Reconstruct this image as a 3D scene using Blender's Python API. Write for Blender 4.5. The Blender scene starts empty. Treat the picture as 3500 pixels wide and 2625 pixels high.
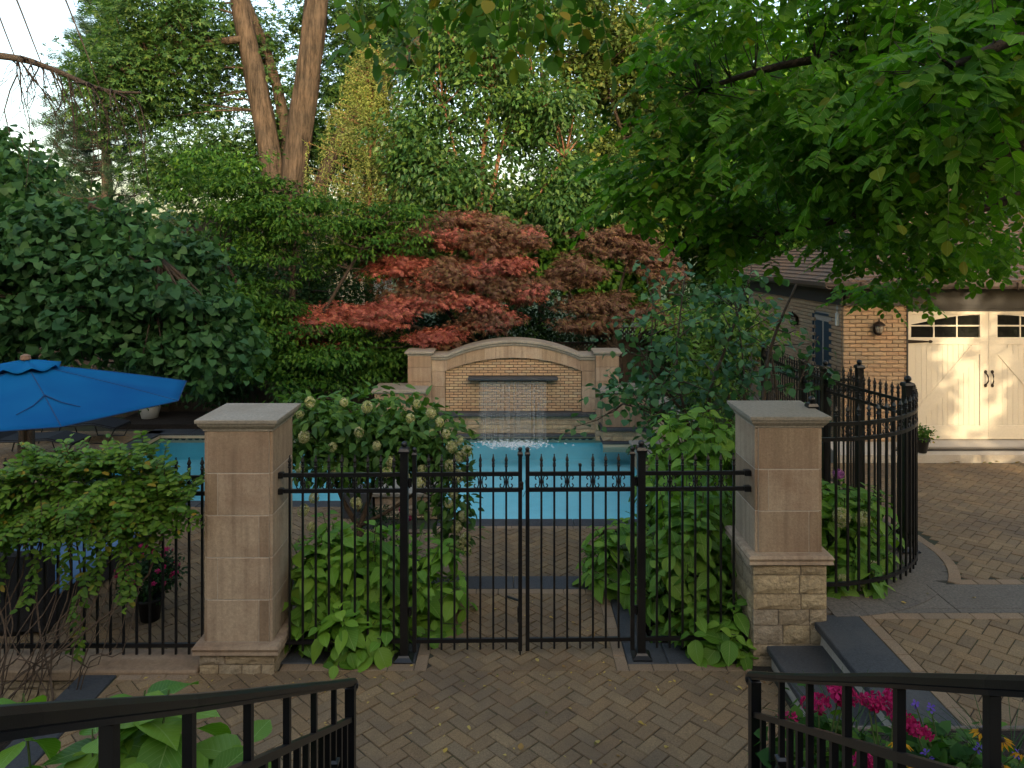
import bpy, math, random
import numpy as np
from mathutils import Vector, Matrix

D = bpy.data
scene = bpy.context.scene
COL = scene.collection
rnd = random.Random(11)
rng = np.random.default_rng(11)
R = math.radians
PI = math.pi

# ------------------------------------------------------------------ camera
cam_d = D.cameras.new("camera")
cam_d.sensor_width = 36.0
cam_d.lens = 25.714
cam_d.shift_x = -0.0014
cam_d.shift_y = -0.1293
cam_d.clip_start = 0.05
cam_d.clip_end = 2000
cam = D.objects.new("camera", cam_d)
cam.location = (0, 0, 3.61)
cam.rotation_euler = (R(90), 0, 0)
COL.objects.link(cam)
scene.camera = cam

# ------------------------------------------------------------------ sky, sun, exposure
SUN_EL, SUN_DX, SUN_DY = 10.5, -0.26, 0.966        # light travels towards (-x, +y)
world = D.worlds.new("World")
scene.world = world
world.use_nodes = True
wn = world.node_tree
sky = wn.nodes.new("ShaderNodeTexSky")
sky.sky_type = 'NISHITA'
sky.sun_disc = False
sky.sun_elevation = R(SUN_EL)
sky.sun_rotation = math.atan2(-SUN_DX, -SUN_DY)
sky.air_density = 1.0
sky.dust_density = 5.0
sky.ozone_density = 0.4
wn.links.new(sky.outputs[0], wn.nodes["Background"].inputs[0])
wn.nodes["Background"].inputs[1].default_value = 0.15
sun_d = D.lights.new("sun", 'SUN')
sun_d.energy = 0.95
sun_d.angle = R(0.53)
sun_d.color = (1.0, 0.80, 0.52)
sun = D.objects.new("sun", sun_d)
v = Vector((SUN_DX, SUN_DY, -math.tan(R(SUN_EL))))
sun.rotation_euler = v.to_track_quat('-Z', 'Y').to_euler()
sun.location = (6, -20, 20)
COL.objects.link(sun)
scene.view_settings.view_transform = 'Standard'
scene.view_settings.look = 'None'
scene.view_settings.gamma = 1.0
scene.view_settings.exposure = 2.28

# ------------------------------------------------------------------ materials
def _nt(name):
    m = D.materials.new(name)
    m.use_nodes = True
    nt = m.node_tree
    return m, nt, nt.nodes["Principled BSDF"]

def _rand(nt):
    """per object + per island random, 0..1"""
    oi = nt.nodes.new("ShaderNodeObjectInfo")
    ge = nt.nodes.new("ShaderNodeNewGeometry")
    a = nt.nodes.new("ShaderNodeMath"); a.operation = 'ADD'
    f = nt.nodes.new("ShaderNodeMath"); f.operation = 'FRACT'
    nt.links.new(oi.outputs["Random"], a.inputs[0])
    nt.links.new(ge.outputs["Random Per Island"], a.inputs[1])
    nt.links.new(a.outputs[0], f.inputs[0])
    return f.outputs[0], ge

def _ramp(nt, fac, stops):
    r = nt.nodes.new("ShaderNodeValToRGB")
    e = r.color_ramp.elements
    while len(e) < len(stops):
        e.new(0.5)
    for i, (p, c) in enumerate(stops):
        e[i].position = p
        e[i].color = (*c, 1)
    nt.links.new(fac, r.inputs[0])
    return r.outputs[0]

def _noise(nt, vec, scale, detail=5, rough=0.6):
    n = nt.nodes.new("ShaderNodeTexNoise")
    n.inputs["Scale"].default_value = scale
    n.inputs["Detail"].default_value = detail
    n.inputs["Roughness"].default_value = rough
    if vec is not None:
        nt.links.new(vec, n.inputs["Vector"])
    return n.outputs[0]

def _mix(nt, kind, fac, a, b):
    m = nt.nodes.new("ShaderNodeMix")
    m.data_type = 'RGBA'
    m.blend_type = kind
    if isinstance(fac, (int, float)): m.inputs[0].default_value = fac
    else: nt.links.new(fac, m.inputs[0])
    for s, x in ((6, a), (7, b)):
        if isinstance(x, tuple): m.inputs[s].default_value = (*x, 1)
        else: nt.links.new(x, m.inputs[s])
    return m.outputs[2]

def surf(name, cols, rough=0.75, grain=60, grain_amt=0.35, blotch=2.5, blotch_col=None, blotch_amt=0.5,
         bump=0.3, bump_scale=None, spec=0.35, metal=0.0, streak=0.0, bdist=0.01):
    """stone / paver / wood / paint: per-piece colour from ramp, grain, blotches, optional vertical streaks"""
    m, nt, b = _nt(name)
    rv, ge = _rand(nt)
    n = len(cols)
    col = _ramp(nt, rv, [(i / max(1, n - 1), c) for i, c in enumerate(cols)]) if n > 1 else None
    if col is None:
        rgb = nt.nodes.new("ShaderNodeRGB"); rgb.outputs[0].default_value = (*cols[0], 1); col = rgb.outputs[0]
    pos = ge.outputs["Position"]
    g = _noise(nt, pos, grain, 4, 0.7)
    gr = _ramp(nt, g, [(0.3, (1 - grain_amt,) * 3), (0.7, (1 + grain_amt * 0.4,) * 3)])
    col = _mix(nt, 'MULTIPLY', 1.0, col, gr)
    if blotch_col is not None:
        bl = _noise(nt, pos, blotch, 5, 0.65)
        bf = _ramp(nt, bl, [(0.45, (0, 0, 0)), (0.7, (blotch_amt,) * 3)])
        col = _mix(nt, 'MIX', bf, col, blotch_col)
    if streak > 0:
        mp = nt.nodes.new("ShaderNodeMapping"); mp.inputs["Scale"].default_value = (14, 14, 0.9)
        nt.links.new(pos, mp.inputs[0])
        s = _noise(nt, mp.outputs[0], 1.0, 4, 0.6)
        sf = _ramp(nt, s, [(0.42, (0, 0, 0)), (0.75, (streak,) * 3)])
        col = _mix(nt, 'MIX', sf, col, (0.13, 0.085, 0.055))
    nt.links.new(col, b.inputs["Base Color"])
    b.inputs["Roughness"].default_value = rough
    b.inputs["Specular IOR Level"].default_value = spec
    b.inputs["Metallic"].default_value = metal
    if bump > 0:
        bn = _noise(nt, pos, bump_scale or grain, 6, 0.65)
        bp = nt.nodes.new("ShaderNodeBump"); bp.inputs["Strength"].default_value = bump
        bp.inputs["Distance"].default_value = bdist
        nt.links.new(bn, bp.inputs["Height"]); nt.links.new(bp.outputs[0], b.inputs["Normal"])
    return m

def leafm(name, stops, trans=0.35, rough=0.55, spec=0.2, veins=False, tint=(1.25, 1.35, 0.55)):
    m, nt, b = _nt(name)
    rv, ge = _rand(nt)
    col = _ramp(nt, rv, stops)
    # slow drift of tone through the plant, as real foliage has
    dr = _noise(nt, ge.outputs["Position"], 0.9, 3, 0.5)
    col = _mix(nt, 'MULTIPLY', 1.0, col, _ramp(nt, dr, [(0.3, (0.72, 0.74, 0.8)), (0.7, (1.2, 1.16, 1.0))]))
    b.inputs["Roughness"].default_value = rough
    b.inputs["Specular IOR Level"].default_value = spec
    if veins:
        uv = nt.nodes.new("ShaderNodeUVMap")
        sp = nt.nodes.new("ShaderNodeSeparateXYZ"); nt.links.new(uv.outputs[0], sp.inputs[0])
        def mt(op, a, c=None):
            k = nt.nodes.new("ShaderNodeMath"); k.operation = op
            for i, x in enumerate((a, c)):
                if x is None: continue
                if isinstance(x, (int, float)): k.inputs[i].default_value = x
                else: nt.links.new(x, k.inputs[i])
            return k.outputs[0]
        av = mt('ABSOLUTE', sp.outputs[1])
        rib = mt('LESS_THAN', av, 0.014)
        sv = mt('PINGPONG', mt('MULTIPLY', mt('SUBTRACT', sp.outputs[0], mt('MULTIPLY', av, 0.75)), 9.0), 0.5)
        svm = mt('LESS_THAN', sv, 0.055)
        f = mt('MULTIPLY', mt('MAXIMUM', rib, mt('MULTIPLY', svm, 0.4)), 0.75)
        col = _mix(nt, 'MIX', f, col, (0.24, 0.36, 0.10))
        bp = nt.nodes.new("ShaderNodeBump"); bp.inputs["Strength"].default_value = 0.5
        bp.inputs["Distance"].default_value = 0.004
        nt.links.new(sv, bp.inputs["Height"]); nt.links.new(bp.outputs[0], b.inputs["Normal"])
    nt.links.new(col, b.inputs["Base Color"])
    tr = nt.nodes.new("ShaderNodeBsdfTranslucent")
    nt.links.new(_mix(nt, 'MULTIPLY', 1.0, col, tint), tr.inputs[0])
    ms = nt.nodes.new("ShaderNodeMixShader"); ms.inputs[0].default_value = trans
    out = nt.nodes["Material Output"]
    nt.links.new(b.outputs[0], ms.inputs[1]); nt.links.new(tr.outputs[0], ms.inputs[2])
    nt.links.new(ms.outputs[0], out.inputs[0])
    return m

PAV = [(0.220, 0.140, 0.070), (0.300, 0.205, 0.106), (0.195, 0.134, 0.076), (0.285, 0.182, 0.088), (0.230, 0.162, 0.092), (0.255, 0.158, 0.078)]
M = {}
M['paver'] = surf("paver_concrete", PAV, 0.85, 90, 0.5, 1.1, (0.105, 0.075, 0.05), 0.75, 0.6, 150)
M['border'] = surf("paver_border", [(0.30, 0.20, 0.12), (0.26, 0.18, 0.11), (0.32, 0.22, 0.135)], 0.85, 90, 0.4, 1.6, (0.14, 0.11, 0.08), 0.4, 0.5, 150)
M['joint'] = surf("joint_sand", [(0.042, 0.034, 0.024)], 0.95, 40, 0.5, 1.3, (0.03, 0.05, 0.014), 0.9, bump=0.4)
M['bluestone'] = surf("bluestone", [(0.046, 0.050, 0.056), (0.056, 0.059, 0.064)], 0.62, 42, 0.5, 2.2, (0.075, 0.072, 0.068), 0.7, 0.4, 120, 0.35)
M['limestone'] = surf("limestone_ashlar", [(0.32, 0.235, 0.152), (0.44, 0.335, 0.23), (0.38, 0.285, 0.195), (0.28, 0.197, 0.124), (0.355, 0.255, 0.16)], 0.85, 50, 0.25, 2.2, (0.24, 0.15, 0.095), 0.75, 0.35, 90, streak=0.55)
M['capstone'] = surf("limestone_cap", [(0.30, 0.265, 0.21)], 0.85, 40, 0.35, 2.0, (0.20, 0.165, 0.12), 0.75, 0.3, 120)
M['rockface'] = surf("rock_face_stone", [(0.46, 0.345, 0.20), (0.38, 0.30, 0.20), (0.50, 0.38, 0.215), (0.41, 0.33, 0.235), (0.35, 0.27, 0.17)], 0.85, 30, 0.35, 5, (0.22, 0.165, 0.10), 0.55, 1.0, 28, bdist=0.03)
M['houselime'] = surf("house_limestone", [(0.58, 0.48, 0.36)], 0.85, 30, 0.15, 2, (0.5, 0.4, 0.29), 0.4, 0.3)
M['palemortar'] = surf("pale_mortar", [(0.46, 0.40, 0.33)], 0.95, 60, 0.2, bump=0.2)
M['darkmortar'] = surf("dark_mortar", [(0.16, 0.13, 0.10)], 0.95, 60, 0.3, bump=0.3)
M['mortar'] = surf("mortar", [(0.25, 0.20, 0.155)], 0.95, 60, 0.3, bump=0.4)
M['brick'] = surf("buff_brick", [(0.50, 0.36, 0.21), (0.46, 0.29, 0.17), (0.54, 0.41, 0.24), (0.42, 0.275, 0.165), (0.50, 0.33, 0.19), (0.42, 0.33, 0.22)], 0.85, 70, 0.3, 6, (0.34, 0.21, 0.11), 0.35, 0.5, 110)
M['gbrick'] = surf("garage_brick", [(0.40, 0.275, 0.17), (0.44, 0.305, 0.185), (0.38, 0.24, 0.145), (0.35, 0.265, 0.17), (0.42, 0.265, 0.155)], 0.85, 60, 0.3, 5, (0.34, 0.215, 0.12), 0.35, 0.6, 90)
M['gmortar'] = surf("grey_mortar", [(0.36, 0.31, 0.26)], 0.95, 60, 0.3, bump=0.4)
M['iron'] = surf("black_painted_metal", [(0.006, 0.006, 0.007)], 0.35, 90, 0.3, 5, (0.013, 0.011, 0.010), 0.5, 0.06, 200, 0.5)
M['concrete'] = surf("aggregate_concrete", [(0.175, 0.15, 0.122), (0.155, 0.135, 0.112)], 0.9, 45, 0.5, 1.3, (0.10, 0.085, 0.066), 0.8, 0.6, 120)
M['slab'] = surf("pale_concrete", [(0.42, 0.38, 0.32)], 0.85, 70, 0.25, 1.5, (0.27, 0.22, 0.16), 0.6, 0.3, 90)
M['soil'] = surf("soil", [(0.028, 0.020, 0.014)], 1.0, 25, 0.6, bump=1.0, bump_scale=18, bdist=0.05)
M['lawn'] = surf("lawn_ground", [(0.05, 0.085, 0.022)], 1.0, 8, 0.5, 0.4, (0.07, 0.075, 0.03), 0.6, 0.8, 30, bdist=0.04)
M['fencewood'] = surf("weathered_fence_wood", [(0.085, 0.062, 0.045), (0.11, 0.08, 0.058), (0.07, 0.052, 0.04)], 0.9, 30, 0.35, 3, (0.05, 0.045, 0.035), 0.5, 0.4, 60)
def barkm(name, dark, light, sx=9.0, sz=0.9):
    m, nt, b = _nt(name)
    ge = nt.nodes.new("ShaderNodeNewGeometry")
    mp = nt.nodes.new("ShaderNodeMapping"); mp.inputs["Scale"].default_value = (sx, sx, sz); mp.inputs["Rotation"].default_value = (0.05, 0.12, 0)
    nt.links.new(ge.outputs["Position"], mp.inputs[0])
    n1 = _noise(nt, mp.outputs[0], 1.0, 8, 0.72)
    n2 = _noise(nt, ge.outputs["Position"], 2.2, 4, 0.6)
    col = _ramp(nt, n1, [(0.36, dark), (0.62, light)])
    col = _mix(nt, 'MULTIPLY', 1.0, col, _ramp(nt, n2, [(0.3, (0.65, 0.68, 0.7)), (0.7, (1.15, 1.08, 1.0))]))
    nt.links.new(col, b.inputs["Base Color"]); b.inputs["Roughness"].default_value = 0.95; b.inputs["Specular IOR Level"].default_value = 0.15
    bp = nt.nodes.new("ShaderNodeBump"); bp.inputs["Strength"].default_value = 1.0; bp.inputs["Distance"].default_value = 0.09
    nt.links.new(n1, bp.inputs["Height"]); nt.links.new(bp.outputs[0], b.inputs["Normal"])
    return m
M['bark'] = barkm("furrowed_bark", (0.018, 0.0145, 0.012), (0.082, 0.064, 0.052))
M['bark_old'] = surf("grey_brown_bark", [(0.135, 0.10, 0.075)], 0.95, 14, 0.5, 4, (0.075, 0.065, 0.05), 0.7, 1.0, 12, bdist=0.06, streak=0.5)
M['darkbark'] = surf("dark_bark", [(0.05, 0.037, 0.028)], 0.95, 25, 0.5, 6, (0.03, 0.026, 0.02), 0.7, 1.0, 25, bdist=0.03)
M['redbark'] = surf("cinnamon_bark", [(0.17, 0.085, 0.05)], 0.9, 20, 0.5, 5, (0.08, 0.05, 0.035), 0.7, 0.7, 20, bdist=0.03)
M['stem'] = surf("brown_stem", [(0.095, 0.066, 0.045)], 0.9, 30, 0.4, bump=0.3)
M['greenstem'] = surf("green_stem", [(0.10, 0.14, 0.04)], 0.7, 30, 0.3, bump=0.1)
M['doorpaint'] = surf("cream_door_paint", [(0.60, 0.535, 0.42)], 0.6, 40, 0.08, 1.5, (0.54, 0.475, 0.37), 0.3, 0.08, 60)
M['trim'] = surf("dark_trim_paint", [(0.045, 0.042, 0.040)], 0.6, 40, 0.2, bump=0.06)
M['bluedoor'] = surf("slate_blue_paint", [(0.030, 0.055, 0.075)], 0.5, 40, 0.15, bump=0.05)
M['gutter'] = surf("bronze_gutter", [(0.075, 0.055, 0.045)], 0.4, 40, 0.2, bump=0.05, spec=0.5)
M['shingle'] = surf("cedar_shingle", [(0.13, 0.080, 0.050), (0.10, 0.070, 0.050), (0.155, 0.09, 0.052), (0.115, 0.085, 0.062)], 0.9, 25, 0.4, 3, (0.10, 0.085, 0.07), 0.5, 0.6, 40)
M['bronze'] = surf("aged_bronze", [(0.035, 0.024, 0.018)], 0.45, 60, 0.3, bump=0.1, metal=0.6)
M['pot'] = surf("black_plastic_pot", [(0.015, 0.015, 0.016)], 0.5, 40, 0.2, bump=0.05)
M['whitepot'] = surf("pale_ceramic_pot", [(0.55, 0.55, 0.52)], 0.6, 40, 0.1, bump=0.1)
M['canvas'] = surf("blue_canvas", [(0.003, 0.072, 0.20)], 0.9, 300, 0.15, 1.5, (0.003, 0.058, 0.165), 0.4, 0.12, 500, 0.2)
M['canvas'] = leafm("blue_canvas_cloth", [(0, (0.004, 0.105, 0.30)), (1, (0.005, 0.115, 0.33))], 0.22, 0.9, 0.1, tint=(1, 1, 1))
M['canvasedge'] = surf("navy_piping", [(0.003, 0.04, 0.13)], 0.85, 200, 0.1, bump=0.1)
M['cushion'] = surf("blue_cushion", [(0.16, 0.30, 0.52)], 0.9, 250, 0.12, 2, (0.12, 0.24, 0.45), 0.4, 0.15, 300, 0.2)
M['wicker'] = surf("dark_wicker", [(0.022, 0.020, 0.021)], 0.6, 60, 0.4, bump=0.8, bump_scale=90)
M['sling'] = surf("black_sling_fabric", [(0.012, 0.012, 0.014)], 0.8, 200, 0.2, bump=0.1)
M['finial'] = surf("wood_finial", [(0.20, 0.12, 0.075)], 0.7, 60, 0.3, bump=0.1)
M['siding'] = surf("pale_siding", [(0.55, 0.53, 0.48)], 0.8, 20, 0.1, bump=0.1)
M['tile'] = surf("cream_pool_tile", [(0.55, 0.45, 0.30), (0.50, 0.41, 0.28)], 0.4, 40, 0.1, bump=0.05)
M['tiledark'] = surf("teal_pool_tile", [(0.05, 0.07, 0.07)], 0.4, 40, 0.1, bump=0.05)
M['plaster'] = surf("pool_plaster", [(0.33, 0.80, 0.86)], 0.8, 3, 0.06, 0.4, (0.37, 0.83, 0.88), 0.5, 0.05)

def glassm(name, tint, rough=0.03, opac=0.85):
    m, nt, b = _nt(name)
    b.inputs["Base Color"].default_value = (*tint, 1)
    b.inputs["Roughness"].default_value = rough
    b.inputs["Specular IOR Level"].default_value = 0.6
    tr = nt.nodes.new("ShaderNodeBsdfTransparent")
    ms = nt.nodes.new("ShaderNodeMixShader"); ms.inputs[0].default_value = opac
    nt.links.new(tr.outputs[0], ms.inputs[1]); nt.links.new(b.outputs[0], ms.inputs[2])
    nt.links.new(ms.outputs[0], nt.nodes["Material Output"].inputs[0])
    return m
M['pane'] = glassm("dark_pane", (0.012, 0.012, 0.011))
M['lampglass'] = glassm("lamp_glass", (0.5, 0.45, 0.38), 0.1, 0.45)

def waterm():
    m, nt, b = _nt("pool_water")
    nt.nodes.remove(b)
    ge = nt.nodes.new("ShaderNodeNewGeometry")
    n1 = _noise(nt, ge.outputs["Position"], 1.7, 4, 0.55)
    bp = nt.nodes.new("ShaderNodeBump"); bp.inputs["Strength"].default_value = 0.22; bp.inputs["Distance"].default_value = 0.06
    nt.links.new(n1, bp.inputs["Height"])
    fr = nt.nodes.new("ShaderNodeFresnel"); fr.inputs[0].default_value = 1.33
    nt.links.new(bp.outputs[0], fr.inputs["Normal"])
    gl = nt.nodes.new("ShaderNodeBsdfGlossy"); gl.inputs["Roughness"].default_value = 0.10
    nt.links.new(bp.outputs[0], gl.inputs["Normal"])
    tr = nt.nodes.new("ShaderNodeBsdfTransparent"); tr.inputs[0].default_value = (0.93, 0.99, 0.99, 1)
    ms = nt.nodes.new("ShaderNodeMixShader")
    nt.links.new(fr.outputs[0], ms.inputs[0]); nt.links.new(tr.outputs[0], ms.inputs[1]); nt.links.new(gl.outputs[0], ms.inputs[2])
    nt.links.new(ms.outputs[0], nt.nodes["Material Output"].inputs[0])
    return m
M['water'] = waterm()

def strandm(name, op, colr=(0.8, 0.85, 0.86)):
    m, nt, b = _nt(name)
    b.inputs["Base Color"].default_value = (*colr, 1); b.inputs["Roughness"].default_value = 0.2
    tr = nt.nodes.new("ShaderNodeBsdfTransparent")
    ms = nt.nodes.new("ShaderNodeMixShader"); ms.inputs[0].default_value = op
    nt.links.new(tr.outputs[0], ms.inputs[1]); nt.links.new(b.outputs[0], ms.inputs[2])
    nt.links.new(ms.outputs[0], nt.nodes["Material Output"].inputs[0])
    return m
M['strand'] = strandm("falling_water", 0.28)
M['foam'] = strandm("white_foam", 0.5, (0.85, 0.9, 0.92))

G = lambda *s: [(p, c) for p, c in s]
M['l_hyd'] = leafm("hydrangea_leaf", G((0, (0.070, 0.175, 0.018)), (0.45, (0.12, 0.265, 0.024)), (1, (0.20, 0.345, 0.04))), 0.33, 0.5, 0.25, True)
M['l_vine'] = leafm("vine_leaf", G((0, (0.055, 0.145, 0.016)), (0.45, (0.09, 0.20, 0.022)), (0.95, (0.155, 0.26, 0.03)), (0.985, (0.28, 0.22, 0.03)), (1, (0.34, 0.24, 0.03))), 0.33, 0.5, 0.25)
M['l_lind'] = leafm("heart_leaf", G((0, (0.018, 0.060, 0.022)), (0.5, (0.028, 0.085, 0.030)), (1, (0.048, 0.12, 0.040))), 0.28, 0.55, 0.18)
M['l_dog'] = leafm("green_leaf", G((0, (0.022, 0.075, 0.012)), (0.5, (0.040, 0.115, 0.018)), (1, (0.085, 0.17, 0.022))), 0.4)
M['l_silver'] = leafm("maple_leaf", G((0, (0.022, 0.065, 0.024)), (0.5, (0.035, 0.095, 0.030)), (1, (0.075, 0.13, 0.032))), 0.4)
M['l_red'] = leafm("red_maple_leaf", G((0, (0.20, 0.075, 0.062)), (0.4, (0.34, 0.11, 0.095)), (0.8, (0.45, 0.15, 0.13)), (1, (0.32, 0.17, 0.07))), 0.35, 0.5, 0.2, tint=(1.4, 0.7, 0.5))
M['l_purple'] = leafm("bronze_maple_leaf", G((0, (0.11, 0.058, 0.050)), (0.5, (0.175, 0.098, 0.075)), (0.85, (0.18, 0.125, 0.062)), (1, (0.13, 0.13, 0.05))), 0.35, 0.5, 0.2, tint=(1.4, 0.8, 0.5))
M['l_center'] = leafm("glossy_leaf", G((0, (0.022, 0.07, 0.022)), (0.5, (0.04, 0.105, 0.03)), (1, (0.085, 0.15, 0.03))), 0.4, 0.45, 0.3)
M['l_back'] = leafm("far_leaf", G((0, (0.04, 0.075, 0.02)), (0.6, (0.065, 0.11, 0.03)), (1, (0.13, 0.15, 0.035))), 0.4)
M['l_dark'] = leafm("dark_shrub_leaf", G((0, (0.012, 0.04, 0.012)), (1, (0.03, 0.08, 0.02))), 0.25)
M['l_canopy'] = leafm("broad_leaflet", G((0, (0.040, 0.135, 0.008)), (0.5, (0.064, 0.185, 0.010)), (0.97, (0.10, 0.235, 0.014)), (1, (0.20, 0.20, 0.02))), 0.50, 0.6, 0.15, True)
M['l_hang'] = leafm("hanging_leaflet", G((0, (0.028, 0.09, 0.008)), (0.65, (0.042, 0.12, 0.010)), (0.85, (0.09, 0.13, 0.014)), (1, (0.22, 0.16, 0.02))), 0.35, 0.6, 0.15)
M['l_lilac'] = leafm("lilac_leaf", G((0, (0.030, 0.095, 0.040)), (0.5, (0.058, 0.155, 0.065)), (1, (0.11, 0.22, 0.08))), 0.25, 0.5, 0.25)
M['l_vib'] = leafm("pale_viburnum_leaf", G((0, (0.09, 0.19, 0.025)), (1, (0.22, 0.32, 0.07))), 0.4)
M['l_hytree'] = leafm("panicle_leaf", G((0, (0.030, 0.085, 0.016)), (0.5, (0.065, 0.155, 0.024)), (1, (0.10, 0.20, 0.035))), 0.3, 0.5, 0.25)
M['needle'] = leafm("pine_needle", G((0, (0.018, 0.045, 0.026)), (1, (0.035, 0.075, 0.042))), 0.2, 0.5)
M['spruce'] = leafm("golden_spruce_needle", G((0, (0.08, 0.13, 0.03)), (0.6, (0.14, 0.18, 0.05)), (0.95, (0.21, 0.235, 0.09)), (1, (0.22, 0.11, 0.04))), 0.3, 0.5)
M['floret'] = leafm("panicle_floret", G((0, (0.30, 0.37, 0.11)), (0.5, (0.47, 0.47, 0.20)), (0.85, (0.56, 0.51, 0.29)), (1, (0.72, 0.72, 0.60))), 0.25, 0.7, 0.2, tint=(1, 1, 0.9))
M['pinkflower'] = leafm("magenta_petal", G((0, (0.36, 0.008, 0.085)), (1, (0.60, 0.025, 0.17))), 0.3, 0.6, 0.2, tint=(1, 1, 1))
M['yellowflower'] = leafm("yellow_petal", G((0, (0.55, 0.25, 0.01)), (1, (0.68, 0.34, 0.015))), 0.3, 0.6, 0.2, tint=(1, 1, 1))
M['purpleflower'] = leafm("violet_petal", G((0, (0.10, 0.05, 0.36)), (1, (0.17, 0.09, 0.48))), 0.3, 0.6, 0.2, tint=(1, 1, 1))
M['fallen'] = leafm("fallen_leaf_yellow", G((0, (0.45, 0.30, 0.06)), (0.6, (0.50, 0.38, 0.12)), (0.8, (0.20, 0.09, 0.035)), (1, (0.10, 0.16, 0.03))), 0.2, 0.6, 0.2)
M['grassblade'] = leafm("grass_blade", G((0, (0.03, 0.08, 0.03)), (1, (0.06, 0.12, 0.045))), 0.3)

# ------------------------------------------------------------------ object helpers
WL = {}
def wloc(o): return Vector(WL.get(o.name, (0, 0, 0))) if o is not None else Vector((0, 0, 0))

def tag(o, label=None, cat=None, group=None, kind=None):
    if label: o["label"] = label
    if cat: o["category"] = cat
    if group: o["group"] = group
    if kind: o["kind"] = kind
    return o

def link(name, data, parent=None, loc=(0, 0, 0), rot=None, scale=None):
    o = D.objects.new(name, data)
    COL.objects.link(o)
    if parent is not None:
        o.parent = parent
        o.location = Vector(loc) - wloc(parent)
    else:
        o.location = loc
    if rot is not None: o.rotation_euler = rot
    if scale is not None: o.scale = scale if not isinstance(scale, (int, float)) else (scale,) * 3
    WL[o.name] = tuple(loc)
    return o

def thing(name, label, cat, loc, group=None):
    o = link(name, None, None, loc)
    o.empty_display_size = 0.2
    return tag(o, label, cat, group)

def mesh_np(name, V, F, mat=None, uv=None, smooth=False):
    """V (n,3), F (m,3) triangle indices"""
    V = np.ascontiguousarray(V, dtype=np.float32); F = np.ascontiguousarray(F, dtype=np.int32)
    me = D.meshes.new(name)
    me.vertices.add(len(V)); me.vertices.foreach_set("co", V.ravel())
    me.loops.add(F.size); me.loops.foreach_set("vertex_index", F.ravel())
    me.polygons.add(len(F))
    me.polygons.foreach_set("loop_start", np.arange(0, F.size, F.shape[1], dtype=np.int32))
    if uv is not None:
        l = me.uv_layers.new(name="UVMap")
        l.data.foreach_set("uv", np.ascontiguousarray(uv[F.ravel()], dtype=np.float32).ravel())
    if smooth:
        me.polygons.foreach_set("use_smooth", np.ones(len(F), dtype=bool))
    me.update(calc_edges=True)
    if mat is not None: me.materials.append(mat)
    return me

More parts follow.
